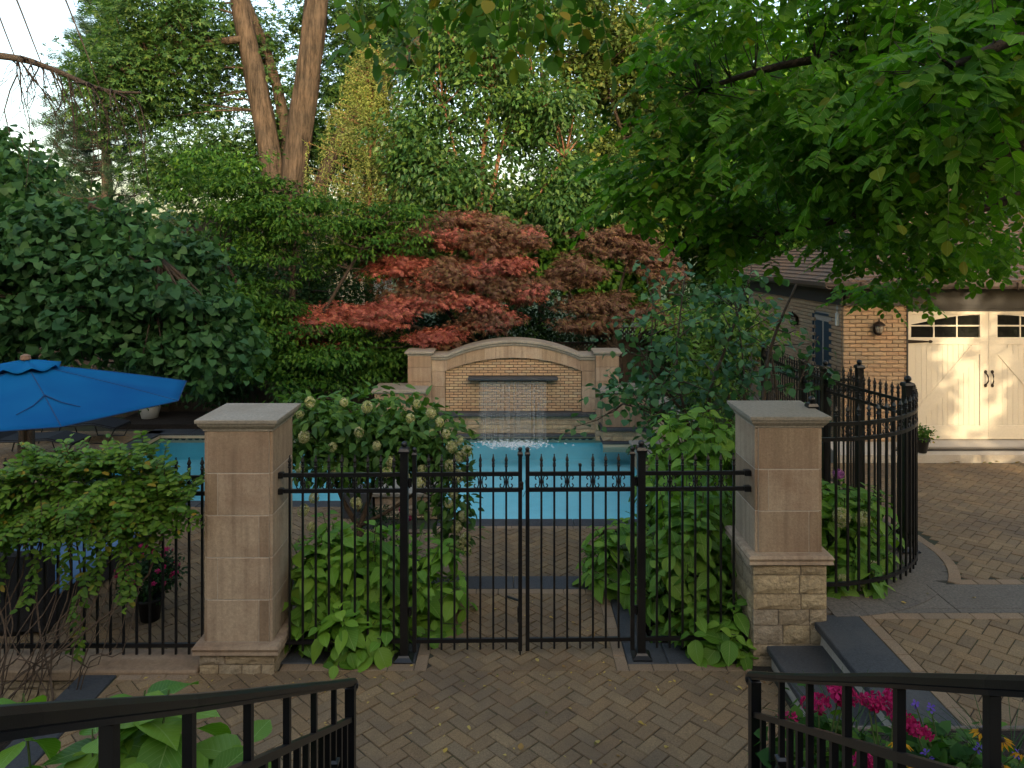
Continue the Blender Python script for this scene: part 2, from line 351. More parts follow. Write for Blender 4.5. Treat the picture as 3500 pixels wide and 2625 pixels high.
class MB:
    def __init__(s): s.v, s.f = [], []
    def add(s, vs, fs):
        n = len(s.v)
        s.v += [tuple(p) for p in vs]
        s.f += [tuple(i + n for i in f) for f in fs]
        return s
    def box(s, x0, x1, y0, y1, z0, z1):
        return s.add([(x0, y0, z0), (x1, y0, z0), (x1, y1, z0), (x0, y1, z0), (x0, y0, z1), (x1, y0, z1), (x1, y1, z1), (x0, y1, z1)],
                     [(0, 3, 2, 1), (4, 5, 6, 7), (0, 1, 5, 4), (1, 2, 6, 5), (2, 3, 7, 6), (3, 0, 4, 7)])
    def bbox(s, x0, x1, y0, y1, z0, z1, c=0.006):
        """box with all edges chamfered"""
        vs = []
        for z, k in ((z0, c), (z0 + c, 0), (z1 - c, 0), (z1, c)):
            vs += [(x0 + k, y0 + k, z), (x1 - k, y0 + k, z), (x1 - k, y1 - k, z), (x0 + k, y1 - k, z)]
        fs = [(3, 2, 1, 0), (12, 13, 14, 15)]
        for l in range(3):
            for i in range(4):
                j = (i + 1) % 4
                fs.append((l * 4 + i, l * 4 + j, l * 4 + 4 + j, l * 4 + 4 + i))
        return s.add(vs, fs)
    def rings(s, levels, cx=0, cy=0):
        """stacked rectangles: levels (half_x, half_y, z)"""
        vs = []
        for hx, hy, z in levels:
            vs += [(cx - hx, cy - hy, z), (cx + hx, cy - hy, z), (cx + hx, cy + hy, z), (cx - hx, cy + hy, z)]
        n = len(levels)
        fs = [(3, 2, 1, 0), tuple((n - 1) * 4 + i for i in range(4))]
        for l in range(n - 1):
            for i in range(4):
                j = (i + 1) % 4
                fs.append((l * 4 + i, l * 4 + j, l * 4 + 4 + j, l * 4 + 4 + i))
        return s.add(vs, fs)
    def poly(s, pts, z0, z1, c=0.0):
        """vertical prism over 2d polygon (ccw), optional top chamfer"""
        n = len(pts)
        vs = [(x, y, z0) for x, y in pts]
        fs = [tuple(range(n - 1, -1, -1))]
        levels = 1
        if c > 0:
            cx = sum(p[0] for p in pts) / n; cy = sum(p[1] for p in pts) / n
            vs += [(x, y, z1 - c) for x, y in pts]
            ins = []
            for x, y in pts:
                d = math.hypot(cx - x, cy - y) or 1
                k = min(c * 1.3 / d, 0.3)
                ins.append((x + (cx - x) * k, y + (cy - y) * k, z1))
            vs += ins; levels = 2
        else:
            vs += [(x, y, z1) for x, y in pts]
        for l in range(levels):
            for i in range(n):
                j = (i + 1) % n
                fs.append((l * n + i, l * n + j, l * n + n + j, l * n + n + i))
        fs.append(tuple(range(levels * n, levels * n + n)))
        return s.add(vs, fs)
    def ext(s, pts, y0, y1):
        """prism over polygon given in (x, z), ccw seen from -y, running y0..y1"""
        n = len(pts)
        vs = [(x, y0, z) for x, z in pts] + [(x, y1, z) for x, z in pts]
        fs = [tuple(range(n)), tuple(range(2 * n - 1, n - 1, -1))]
        for i in range(n):
            j = (i + 1) % n
            fs.append((j, i, n + i, n + j))
        return s.add(vs, fs)
    def tube(s, pts, rad, n=8, cap=True, jit=0.0):
        pts = [Vector(p) for p in pts]
        if isinstance(rad, (int, float)): rad = [rad] * len(pts)
        base = len(s.v); up = Vector((0.13, 0.21, 0.97)); vs = []
        for i, p in enumerate(pts):
            t = (pts[min(i + 1, len(pts) - 1)] - pts[max(i - 1, 0)]).normalized()
            a = t.cross(up)
            if a.length < 0.05: a = t.cross(Vector((1, 0, 0)))
            a.normalize(); b = t.cross(a)
            for k in range(n):
                an = 2 * PI * k / n
                r = rad[i] * (1 + (rnd.uniform(-jit, jit) if jit else 0))
                vs.append(p + (a * math.cos(an) + b * math.sin(an)) * r)
        fs = []
        for i in range(len(pts) - 1):
            for k in range(n):
                j = (k + 1) % n
                fs.append((i * n + k, i * n + j, (i + 1) * n + j, (i + 1) * n + k))
        if cap:
            fs += [tuple(range(n - 1, -1, -1)), tuple((len(pts) - 1) * n + k for k in range(n))]
        return s.add(vs, fs)
    def lathe(s, prof, cx=0, cy=0, n=16, z0=0):
        vs = []
        for r, z in prof:
            for k in range(n):
                a = 2 * PI * k / n
                vs.append((cx + r * math.cos(a), cy + r * math.sin(a), z0 + z))
        fs = []
        for i in range(len(prof) - 1):
            for k in range(n):
                j = (k + 1) % n
                fs.append((i * n + k, i * n + j, (i + 1) * n + j, (i + 1) * n + k))
        fs += [tuple(range(n - 1, -1, -1)), tuple((len(prof) - 1) * n + k for k in range(n))]
        return s.add(vs, fs)
    def sweep(s, pts, w, h, cap=True):
        """rectangular bar along a polyline, w across (horizontal), h vertical; pts = bar centre"""
        pts = [Vector(p) for p in pts]; vs = []
        for i, p in enumerate(pts):
            t = pts[min(i + 1, len(pts) - 1)] - pts[max(i - 1, 0)]
            a = Vector((t.y, -t.x, 0)).normalized() * (w / 2)
            u = Vector((0, 0, h / 2))
            vs += [p - a - u, p + a - u, p + a + u, p - a + u]
        fs = []
        for i in range(len(pts) - 1):
            for k in range(4):
                j = (k + 1) % 4
                fs.append((i * 4 + k, i * 4 + j, i * 4 + 4 + j, i * 4 + 4 + k))
        if cap:
            e = (len(pts) - 1) * 4
            fs += [(3, 2, 1, 0), (e, e + 1, e + 2, e + 3)]
        return s.add(vs, fs)
    def mesh(s, name, mat, smooth=False, off=(0, 0, 0)):
        me = D.meshes.new(name)
        me.from_pydata([(x - off[0], y - off[1], z - off[2]) for x, y, z in s.v], [], s.f)
        if smooth: me.polygons.foreach_set("use_smooth", [True] * len(me.polygons))
        if mat is not None: me.materials.append(mat)
        me.update()
        return me
    def build(s, name, mat, parent=None, smooth=False, loc=None):
        if loc is None:
            if parent is not None: loc = wloc(parent)
            else:
                xs = [p[0] for p in s.v]; ys = [p[1] for p in s.v]; zs = [p[2] for p in s.v]
                loc = ((min(xs) + max(xs)) / 2, (min(ys) + max(ys)) / 2, min(zs))
        loc = tuple(loc)
        return link(name, s.mesh(name, mat, smooth, loc), parent, loc)

def struct(o): return tag(o, kind="structure")
def stuff(o): return tag(o, kind="stuff")

def inframe(x, y, z, mg=0.03):
    if y < 0.3: return False
    px = 0.5 + x / y / 1.4 ; py = 860 / 2625 - (z - 3.61) / y * 2500 / 2625
    return -mg < px < 1 + mg and -mg < py < 1 + mg

# ------------------------------------------------------------------ terrain and paving
def drive_z(y): return 0.38 - 0.044 * max(0.0, min(y, 12.5) - 7.1)

# ground: one sheet with the pool cut out
m = MB()
X0, X1, Y0, Y1, GZ = -300, 300, -120, 500, -0.66
px0, px1, py0, py1 = -8.0, 2.9, 12.3, 16.7
for a, b, c, d in ((X0, px0, Y0, Y1), (px1, X1, Y0, Y1), (px0, px1, Y0, 11.5), (px0, px1, py1, Y1), (px0, -1.1, 11.5, py0)):
    m.add([(a, c, GZ), (b, c, GZ), (b, d, GZ), (a, d, GZ)], [(0, 1, 2, 3)])
struct(m.build("ground", M['lawn']))

L_, W_ = 0.22, 0.11
def herring(u0, u1, v0, v1):
    kk = int((abs(u0) + abs(u1) + abs(v0) + abs(v1)) / W_) + 8
    out = []
    c = math.sqrt(0.5)
    cx, cy = (u0 + u1) / 2, (v0 + v1) / 2
    rad = math.hypot(u1 - u0, v1 - v0) / 2 + 0.4
    n = int(rad / W_ / 1.0) + 3
    for k in range(-2 * n, 2 * n):
        for mm in range(-n, n):
            ox, oy = (k + 2 * mm) * W_, (k - 2 * mm) * W_
            for (x, y, w, h) in ((ox, oy, 2 * W_, W_), (ox + 2 * W_, oy - W_, W_, 2 * W_)):
                g = 0.0035
                q = [(x + g, y + g), (x + w - g, y + g), (x + w - g, y + h - g), (x + g, y + h - g)]
                mx, my = x + w / 2, y + h / 2
                rx, ry = cx + (mx - my) * c, cy + (mx + my) * c
                if u0 - 0.2 < rx < u1 + 0.2 and v0 - 0.2 < ry < v1 + 0.2:
                    out.append(((rx, ry), w > h, [(cx + (a - b) * c, cy + (a + b) * c) for a, b in q]))
    return out

def clip(poly, test):
    """clip a convex polygon by half planes (nx, ny, d): keep nx*x+ny*y<=d"""
    for nx, ny, d in test:
        res = []
        for i in range(len(poly)):
            a, b = poly[i], poly[(i + 1) % len(poly)]
            da, db = nx * a[0] + ny * a[1] - d, nx * b[0] + ny * b[1] - d
            if da <= 0: res.append(a)
            if (da < 0 < db) or (db < 0 < da):
                t = da / (da - db)
                res.append((a[0] + (b[0] - a[0]) * t, a[1] + (b[1] - a[1]) * t))
        poly = res
        if len(poly) < 3: return []
    return poly

def area(p): return 0.5 * abs(sum(p[i][0] * p[(i + 1) % len(p)][1] - p[(i + 1) % len(p)][0] * p[i][1] for i in range(len(p))))

full_paver = {}
for hz in (True, False):
    q = W_ - 0.0035; r_ = W_ / 2 - 0.0035
    a, b = (q, r_) if hz else (r_, q)
    c = math.sqrt(0.5)
    pts = [((x - y) * c, (x + y) * c) for x, y in ((-a, -b), (a, -b), (a, b), (-a, b))]
    full_paver[hz] = MB().poly(pts, -0.03, 0, 0.005).mesh("paver", M['paver'])

def field(parent, rects, zf, skip=None, limit=300):
    """herringbone over rectangles (x0,x1,y0,y1); biggest-in-view pavers become objects, the rest one stuff part"""
    items = []
    for x0, x1, y0, y1 in rects:
        for (cx, cy), hz, q in herring(x0, x1, y0, y1):
            if skip and skip(cx, cy): continue
            p = clip(q, [(1, 0, x1), (-1, 0, -x0), (0, 1, y1), (0, -1, -y0)])
            if len(p) < 3 or area(p) < 0.0015: continue
            isfull = abs(area(p) - area(q)) < 1e-6
            ax = sum(t[0] for t in p) / len(p); ay = sum(t[1] for t in p) / len(p)
            z = zf(ay)
            sc = -1e9 if not inframe(ax, ay, z, -0.005) else area(p) / ay ** 2
            items.append((sc, isfull, hz, p, (cx, cy)))
    items.sort(key=lambda t: -t[0])
    rest = MB(); n = 0
    for sc, isfull, hz, p, c in items:
        jz = rnd.uniform(-0.004, 0.003)
        if sc > 0 and n < limit:
            n += 1
            if isfull:
                sl = (zf(c[1] + 0.05) - zf(c[1] - 0.05)) / 0.1
                link("paver", full_paver[hz], parent, (c[0], c[1], zf(c[1]) + jz), (math.atan(sl) + rnd.uniform(-.014, .014), rnd.uniform(-.014, .014), rnd.uniform(-.008, .008)))
            else:
                ax = sum(t[0] for t in p) / len(p); ay = sum(t[1] for t in p) / len(p)
                mm = MB().poly([(x - ax, y - ay) for x, y in p], -0.03, 0, 0.005).mesh("paver", M['paver'])
                link("paver", mm, parent, (ax, ay, zf(ay) + jz))
        else:
            k = len(rest.v)
            rest.poly(p, -0.03, 0, 0.005)
            for i in range(k, len(rest.v)):
                x, y, z = rest.v[i]; rest.v[i] = (x, y, z + zf(y) + jz)
    if rest.v: stuff(rest.build("pavers_beyond", M['paver'], parent))

def border(parent, x0, x1, y0, y1, along, zf, mat='border'):
    """one soldier row of long pavers"""
    a, b = (x0, x1) if along == 'x' else (y0, y1)
    t = a
    n = max(1, round((b - a) / 0.225)); st = (b - a) / n
    for i in range(n):
        s, e = a + i * st + 0.003, a + (i + 1) * st - 0.003
        bx = (s, e, y0 + 0.003, y1 - 0.003) if along == 'x' else (x0 + 0.003, x1 - 0.003, s, e)
        cx, cy = (bx[0] + bx[1]) / 2, (bx[2] + bx[3]) / 2
        me = MB().poly([(bx[0] - cx, bx[2] - cy), (bx[1] - cx, bx[2] - cy), (bx[1] - cx, bx[3] - cy), (bx[0] - cx, bx[3] - cy)], -0.03, 0, 0.005).mesh("border_paver", M[mat])
        link("border_paver", me, parent, (cx, cy, zf(cy) + rnd.uniform(-.002, .002)))

Z0 = lambda y: 0.0
TZ = -0.56
ZT = lambda y: TZ

# upper patio (z = 0)
patio = struct(MB().box(-3.38, 2.24, 4.4, 6.46, -0.9, -0.009).box(-0.86, 1.0, 6.46, 7.83, -0.9, -0.009).build("patio", M['joint'], loc=(0, 0, 0)))
WL[patio.name] = (0, 0, 0)
field(patio, [(-3.37, 2.19, 4.5, 6.30), (-0.75, 0.89, 6.30, 7.715)], Z0)
border(patio, -2.02, -0.86, 6.30, 6.41, 'x', Z0)
border(patio, 1.0, 2.06, 6.30, 6.41, 'x', Z0)
border(patio, -0.86, -0.75, 6.30, 7.715, 'y', Z0)
border(patio, 0.89, 1.0, 6.30, 7.715, 'y', Z0)
border(patio, -0.86, 1.0, 7.715, 7.83, 'x', Z0)
border(patio, -3.36, -2.75, 6.16, 6.24, 'x', lambda y: 0.003)

# bluestone slabs around the gate and as the step edge
bs = struct(link("bluestone_edging", None))
WL[bs.name] = (0, 0, 0)
def slab(x0, x1, y0, y1, z0, z1, name="slab", parent=bs, mat='bluestone', c=0.008):
    return MB().bbox(x0, x1, y0, y1, z0, z1, c).build(name, M[mat], parent)
slab(-3.70, -3.385, 4.2, 6.24, -0.10, 0.002)
slab(-2.05, -1.26, 6.415, 6.75, -0.10, 0.0); slab(-1.254, -0.865, 6.415, 6.75, -0.10, 0.0)
slab(1.005, 1.36, 6.415, 6.75, -0.10, 0.0); slab(1.366, 2.10, 6.415, 6.75, -0.10, 0.0)
slab(-1.12, -0.865, 6.756, 7.83, -0.10, 0.0); slab(1.005, 1.26, 6.756, 7.83, -0.10, 0.0)
for a, b in ((-1.2, 0.0), (0.004, 1.3)): slab(a, b, 7.834, 8.14, -0.06, 0.001, "step_slab")

# steps down to the pool terrace
st = struct(MB().box(-1.2, 1.3, 8.10, 8.40, -0.9, -0.19).box(-1.2, 1.3, 8.40, 8.70, -0.9, -0.375).box(-1.2, 1.3, 7.86, 8.10, -0.9, -0.062).build("garden_steps", M['bluestone'], loc=(0, 0, -0.56)))

# pool terrace (z = TZ)
ter = struct(MB().box(-14, 1.25, 8.2, 11.12, -0.9, TZ - 0.009).box(-14, -3.9, 6.6, 8.2, -0.9, TZ - 0.009).box(-14, -1.2, 11.12, 11.95, -0.9, TZ - 0.009).box(-14, -8.45, 11.95, 17.6, -0.9, TZ - 0.009).build("pool_terrace", M['joint'], loc=(0, 0, 0)))
WL[ter.name] = (0, 0, 0)
field(ter, [(-6.2, 1.25, 8.2, 11.0), (-6.2, -2.7, 6.6, 8.2), (-8.4, -2.3, 11.0, 11.95), (-11.5, -8.45, 13.2, 17.0)], ZT)
border(ter, -1.19, 1.6, 11.005, 11.118, 'x', ZT)

# driveway (slopes gently to the garage)
dr_profile = [(2.0, 0.371), (7.1, 0.371), (11.95, 0.158)]
mm = MB()
mm.add([(x, y, z) for y, z in dr_profile for x in (3.06, 16.0)] + [(x, y, -0.9) for y, z in dr_profile for x in (3.06, 16.0)],
       [(0, 1, 3, 2), (2, 3, 5, 4), (6, 0, 2, 8), (8, 2, 4, 10), (4, 5, 11, 10), (1, 7, 9, 3), (3, 9, 11, 5), (0, 6, 7, 1)])
drive = struct(mm.build("driveway", M['joint'], loc=(0, 0, 0)))
WL[drive.name] = (0, 0, 0)
ACX, ACY, AR = 2.85, 8.2, 1.465
def in_curve(x, y):
    if y < 7.3: return math.hypot(x - ACX, y - ACY) < 1.80 or y < 7.22
    return (math.hypot(x - ACX, y - ACY) < 1.80) or (y > 8.2 and x < 4.72)
field(drive, [(3.18, 8.0, 3.6, 6.43), (4.2, 12.0, 7.2, 11.9)], drive_z, lambda x, y: y > 6.6 and in_curve(x, y))
border(drive, 3.065, 3.175, 3.6, 6.54, 'y', drive_z)
border(drive, 3.175, 9.0, 6.43, 6.54, 'x', drive_z)
border(drive, 4.30, 12.0, 7.11, 7.22, 'x', drive_z)
for i in range(10):     # curved border row
    a0, a1 = R(-36 + i * 4.1), R(-36 + (i + 1) * 4.1 - 0.15)
    q = [(ACX + r * math.cos(a), ACY + r * math.sin(a)) for r, a in ((1.742, a0), (1.848, a0), (1.848, a1), (1.742, a1))]
    cx = sum(p[0] for p in q) / 4; cy = sum(p[1] for p in q) / 4
    link("border_paver", MB().poly([(x - cx, y - cy) for x, y in q], -0.03, 0.003, 0.005).mesh("border_paver", M['border']), drive, (cx, cy, drive_z(cy)))
border(drive, 4.592, 4.70, 8.25, 11.9, 'y', lambda y: drive_z(y) + 0.003)

# concrete apron and curved kerb band at the foot of the fence
ap = struct(link("concrete_apron", None))
WL[ap.name] = (0, 0, 0)
for a, b in ((2.72, 4.0), (4.006, 6.2), (6.206, 12.0)):
    slab(a, b, 6.545, 6.62, 0.0, 0.379, "apron_panel", ap, 'concrete', 0.004)
    slab(a, b, 6.624, 7.105, 0.0, 0.379, "apron_panel", ap, 'concrete', 0.004)
for i in range(9):
    a0, a1 = R(-90 + i * 10.4), R(-90 + (i + 1) * 10.4 - 0.2)
    seg = [(a0 + (a1 - a0) * k / 5) for k in range(6)]
    q = [(ACX + 1.738 * math.cos(a), ACY + 1.738 * math.sin(a)) for a in seg] + [(ACX + 1.25 * math.cos(a), ACY + 1.25 * math.sin(a)) for a in reversed(seg)]
    MB().poly(q, 0.0, 0.386 - (0.0 if i < 4 else 0.01 * (i - 3)), 0).build("kerb_stone", M['concrete'], ap)
MB().add([(4.0, 8.25, 0.335), (4.59, 8.25, 0.335), (4.59, 11.9, 0.175), (4.0, 11.9, 0.175), (4.0, 8.25, -0.6), (4.59, 8.25, -0.6), (4.59, 11.9, -0.6), (4.0, 11.9, -0.6)],
         [(0, 1, 2, 3), (0, 4, 5, 1), (1, 5, 6, 2), (3, 2, 6, 7), (0, 3, 7, 4)]).build("kerb_stone", M['concrete'], ap)

# two bluestone steps up to the driveway
sp = struct(MB().box(2.25, 3.04, 4.95, 6.40, -0.3, 0.10).box(2.68, 3.05, 4.95, 6.48, 0.10, 0.30).build("driveway_steps", M['slab'], loc=(2.6, 5.7, -0.3)))
slab(2.20, 2.70, 4.95, 6.355, 0.13, 0.19, "tread", sp); slab(2.63, 3.06, 4.93, 6.50, 0.315, 0.383, "tread", sp)

# soil beds
rb_ = struct(MB().box(1.3, 4.2, 6.78, 8.16, -0.9, -0.02).box(2.3, 4.2, 8.16, 11.0, -0.9, -0.02).box(3.5, 4.2, 11.0, 12.2, -0.9, -0.30).build("planting_bed", M['soil'], loc=(2.8, 9, -.9)))
slab(2.18, 2.30, 8.17, 11.0, -0.60, 0.0, "bed_wall", rb_, 'limestone', 0.01); slab(2.18, 4.2, 11.0, 11.1, -0.60, 0.0, "bed_wall", rb_, 'limestone', 0.01); slab(1.3, 2.18, 8.165, 8.26, -0.60, 0.0, "bed_wall", rb_, 'limestone', 0.01)
struct(MB().box(-2.62, -1.13, 6.6, 8.15, -0.9, -0.03).box(-2.6, -1.2, 8.15, 9.3, -0.9, -0.30).build("planting_bed", M['soil']))
struct(MB().box(-14, -3.71, 3.0, 6.25, -0.9, -0.33).build("planting_bed", M['soil']))
struct(MB().box(-9.5, 4.5, 17.2, 30, -0.9, -0.45).build("planting_bed", M['soil']))
# ------------------------------------------------------------------ pool
WZ = -0.68
pool = struct(link("pool", None, None, (-2.5, 14, -2.0)))
b = MB()
out = [(-8.1, 12.25), (-1.19, 12.25), (-1.19, 11.42), (2.93, 11.42), (2.93, 16.75), (-8.1, 16.75)]
n = len(out)
b.add([(x, y, -1.15) for x, y in out] + [(x, y, -0.60) for x, y in out],
      [(0, 1, 4, 5), (1, 2, 3, 4)] + [(i, i + n, (i + 1) % n + n, (i + 1) % n) for i in range(n)])
b.build("basin", M['plaster'], pool)
w = MB(); w.add([(x, y, WZ) for x, y in ((-8.09, 12.26), (-1.18, 12.26), (-1.18, 11.43), (2.92, 11.43), (2.92, 16.74), (-8.09, 16.74))], [(0, 1, 4, 5), (1, 2, 3, 4)])
wt = struct(w.build("pool_water", M['water'], loc=(-2.5, 14, WZ)))
def coping(x0, x1, y0, y1): slab(x0, x1, y0, y1, -0.68, TZ, "coping_stone", pool)
for i in range(4): coping(-1.17 + i * 1.05, -1.17 + (i + 1) * 1.05 - 0.006, 11.125, 11.42)
for i in range(6): coping(-8.1 + i * 0.97, -8.1 + (i + 1) * 0.97 - 0.006, 11.95, 12.25)
for i in range(4): coping(-8.42, -8.1, 12.25 + i * 1.2, 12.25 + (i + 1) * 1.2 - 0.006)
for i in range(5): coping(-8.42 + i * 1.0, -8.42 + (i + 1) * 1.0 - 0.006, 16.75, 17.3)
# tile band: cream row with dark scallop triangles
b = MB(); d = MB()
def tiles(x0, x1, y, z0=-0.76, z1=-0.60):
    k = int((x1 - x0) / 0.155)
    b.box(x0, x1, y - 0.012, y, -0.655, z1)
    b.box(x0, x1, y - 0.010, y, z0, -0.655)
    for i in range(k):
        a = x0 + i * (x1 - x0) / k; e = a + (x1 - x0) / k
        d.add([(a + 0.008, y - 0.014, -0.66), (e - 0.008, y - 0.014, -0.66), ((a + e) / 2 + 0.03, y - 0.014, -0.70), ((a + e) / 2 - 0.03, y - 0.014, -0.70)], [(0, 3, 2, 1)])
tiles(-8.09, 2.92, 16.74)
b.box(-8.09, -8.075, 12.27, 16.7, -0.78, -0.60)
b.build("tile_band", M['tile'], pool); d.build("tile_pattern", M['tiledark'], pool)

# ------------------------------------------------------------------ fountain wall
FY = 16.72
fw = thing("fountain_wall", "arched limestone and buff brick fountain wall with falling water behind the pool", "fountain", (0, FY, WZ))
def ashlar(parent, x0, x1, y0, y1, z0, z1, rows, mat='rockface', mort='mortar', proud=0.02, seed=1, name="stone", lens=(0.16, 0.5), faces=('y0',)):
    """coursed random rock-face stones on the front (and optionally side) faces of a mortar core"""
    q = random.Random(seed)
    MB().box(x0 + 0.012, x1 - 0.012, y0 + 0.012, y1 - 0.004, z0, z1).build("mortar_core", M[mort], parent)
    hs = [q.uniform(0.7, 1.4) for _ in range(rows)]; t = sum(hs); z = z0
    for h in hs:
        h = h / t * (z1 - z0)
        runs = []
        if 'y0' in faces: runs.append(('y', x0, x1, y0, -1))
        if 'x0' in faces: runs.append(('x', y0 + 0.03, y1, x0, -1))
        if 'x1' in faces: runs.append(('x', y0 + 0.03, y1, x1, 1))
        for ax, a, e, c, sg in runs:
            s = a
            while s < e - 1e-4:
                l = q.uniform(*lens)
                if e - s - l < lens[0] * 0.8: l = e - s
                g = 0.005
                s0, s1, u0, u1 = s + g, s + l - g, z + g, z + h - g
                k = 5
                p = q.uniform(0.35, 1.0) * proud
                mb = MB()
                # rock face: 3x3 bulged grid
                vs = []
                for iz in range(4):
                    for ix in range(4):
                        tx, tz = ix / 3, iz / 3
                        edge = 0 if 0 < ix < 3 and 0 < iz < 3 else 1
                        dep = (p * q.uniform(0.55, 1.25)) if not edge else 0.0
                        vs.append((s0 + (s1 - s0) * (tx + (0 if edge else q.uniform(-.06, .06))), dep, u0 + (u1 - u0) * (tz + (0 if edge else q.uniform(-.06, .06)))))
                fs = []
                for iz in range(3):
                    for ix in range(3):
                        i = iz * 4 + ix; fs.append((i, i + 1, i + 5, i + 4))
                nb = len(vs)
                vs += [(s0, -0.03, u0), (s1, -0.03, u0), (s1, -0.03, u1), (s0, -0.03, u1)]
                ring = [0, 1, 2, 3, 7, 11, 15, 14, 13, 12, 8, 4]
                fs += [(0, nb, nb + 1, 3, 2, 1), (3, nb + 1, nb + 2, 15, 11, 7), (15, nb + 2, nb + 3, 12, 13, 14), (12, nb + 3, nb, 0, 4, 8)]
                if ax == 'y': vv = [(a_, c + sg * d_, z_) for a_, d_, z_ in vs]
                else: vv = [(c + sg * d_, a_, z_) for a_, d_, z_ in vs]
                mb.add(vv, fs)
                mb.build(name, M[mat], parent)
                s += l
        z += h

brick_mesh = {}
def brick_obj(parent, name, mat, cx, cy, cz, lx, lz, axis='x', dep=0.05):
    key = (mat, round(lx, 3), round(lz, 3), axis)
    if key not in brick_mesh:
        mb = MB()
        if axis == 'x': mb.bbox(-lx / 2, lx / 2, -dep / 2, dep / 2, -lz / 2, lz / 2, 0.006)
        else: mb.bbox(-dep / 2, dep / 2, -lx / 2, lx / 2, -lz / 2, lz / 2, 0.006)
        brick_mesh[key] = mb.mesh(name, M[mat])
    return link(name, brick_mesh[key], parent, (cx, cy, cz), (rnd.uniform(-.012, .012), 0, rnd.uniform(-.012, .012)) if axis == 'x' else (0, rnd.uniform(-.012, .012), rnd.uniform(-.012, .012)))

# arch: intrados and extrados through measured heights
def arc(x, half, zs, rise):
    r = (half * half + rise * rise) / (2 * rise)
    return zs + math.sqrt(max(r * r - x * x, 0)) - (r - rise)
HB = 1.56                                   # half width of brick panel
IN = lambda x: arc(x, HB, 0.89, 0.30)       # brick panel top
EX = lambda x: arc(x, 1.52, 1.14, 0.33)     # top of arch below coping
core = MB()
xs = [-HB - 0.33 + i * (2 * HB + 0.66) / 40 for i in range(41)]
top = [(x, EX(x) - 0.02 if abs(x) < 1.52 else 1.12) for x in xs]
core.ext([(xs[0], -1.2), (xs[-1], -1.2)] + list(reversed(top)), FY + 0.05, FY + 0.42)
core.build("wall_core", M['darkmortar'], fw)
bh, bl = 0.0625, 0.195
r = 0; z = -0.045
while z < 1.22:
    x = -HB + (0 if r % 2 == 0 else -bl / 2)
    while x < HB - 0.01:
        a, e = max(x, -HB) + 0.006, min(x + bl, HB) - 0.006
        zc = z + bh / 2
        if e - a > 0.03 and zc - 0.02 < IN((a + e) / 2) + 0.03:
            brick_obj(fw, "brick", 'brick', (a + e) / 2, FY + 0.045 + rnd.uniform(-.003, .003), zc, e - a - 0.006, bh - 0.016)
        x += bl
    z += bh; r += 1
# arch ring voussoirs (flush limestone band, slightly proud)
nv = 7
for i in range(nv):
    x0 = -1.52 + 3.04 * i / nv + 0.003; x1 = -1.52 + 3.04 * (i + 1) / nv - 0.003
    t = [x0 + (x1 - x0) * k / 6 for k in range(7)]
    pts = [(x, max(IN(x), 0.885)) for x in t] + [(x, EX(x)) for x in reversed(t)]
    MB().ext(pts, FY - 0.045, FY + 0.10).build("arch_stone", M['limestone'], fw)
for sx in (-1, 1):        # shoulders and jambs
    a, e = sorted((sx * 1.523, sx * 1.87))
    MB().bbox(a, e, FY - 0.045, FY + 0.10, 0.887, 1.14, 0.004).build("shoulder_stone", M['limestone'], fw)
    a, e = sorted((sx * 1.565, sx * 1.87))
    for z0, z1 in ((-0.045, 0.27), (0.275, 0.535), (0.54, 0.882)):
        MB().bbox(a, e, FY - 0.044, FY + 0.10, z0, z1, 0.004).build("jamb_stone", M['limestone'], fw)
# moulded coping following the arch
cop = MB()
path = [(-1.88, 1.14), (-1.60, 1.14)] + [(-1.52 + 3.04 * i / 28, EX(-1.52 + 3.04 * i / 28)) for i in range(29)] + [(1.60, 1.14), (1.88, 1.14)]
prof = [(0.06, 0.0), (0.075, 0.025), (0.075, 0.045), (0.115, 0.075), (0.12, 0.12), (0.10, 0.13)]
lay = []
for (x, z) in path:
    for o, h in prof: lay.append((x, FY - 0.01 - o, z + h))
    lay.append((x, FY + 0.50, z + 0.13)); lay.append((x, FY + 0.50, z + 0.0))
k = len(prof) + 2
fs = []
for i in range(len(path) - 1):
    for j in range(k):
        fs.append((i * k + j, (i + 1) * k + j, (i + 1) * k + (j + 1) % k, i * k + (j + 1) % k))
fs += [tuple(range(k)), tuple((len(path) - 1) * k + j for j in reversed(range(k)))]
cop.add(lay, fs).build("arch_coping", M['capstone'], fw)
# ledges, spout, lower stones
slab(-1.87, 1.87, FY - 0.17, FY + 0.04, -0.125, -0.048, "ledge", fw)
slab(-1.9, 1.9, FY - 0.10, FY + 0.04, -0.60, -0.535, "ledge", fw)
slab(-1.03, 1.005, FY - 0.24, FY + 0.05, 0.705, 0.76, "spout_shelf", fw)
MB().box(-0.75, 0.75, FY - 0.03, FY + 0.03, 0.66, 0.705).build("spout", M['tiledark'], fw)
ashlar(fw, -1.9, 1.9, FY - 0.05, FY + 0.3, -0.535, -0.125, 4, seed=5, lens=(0.18, 0.62))
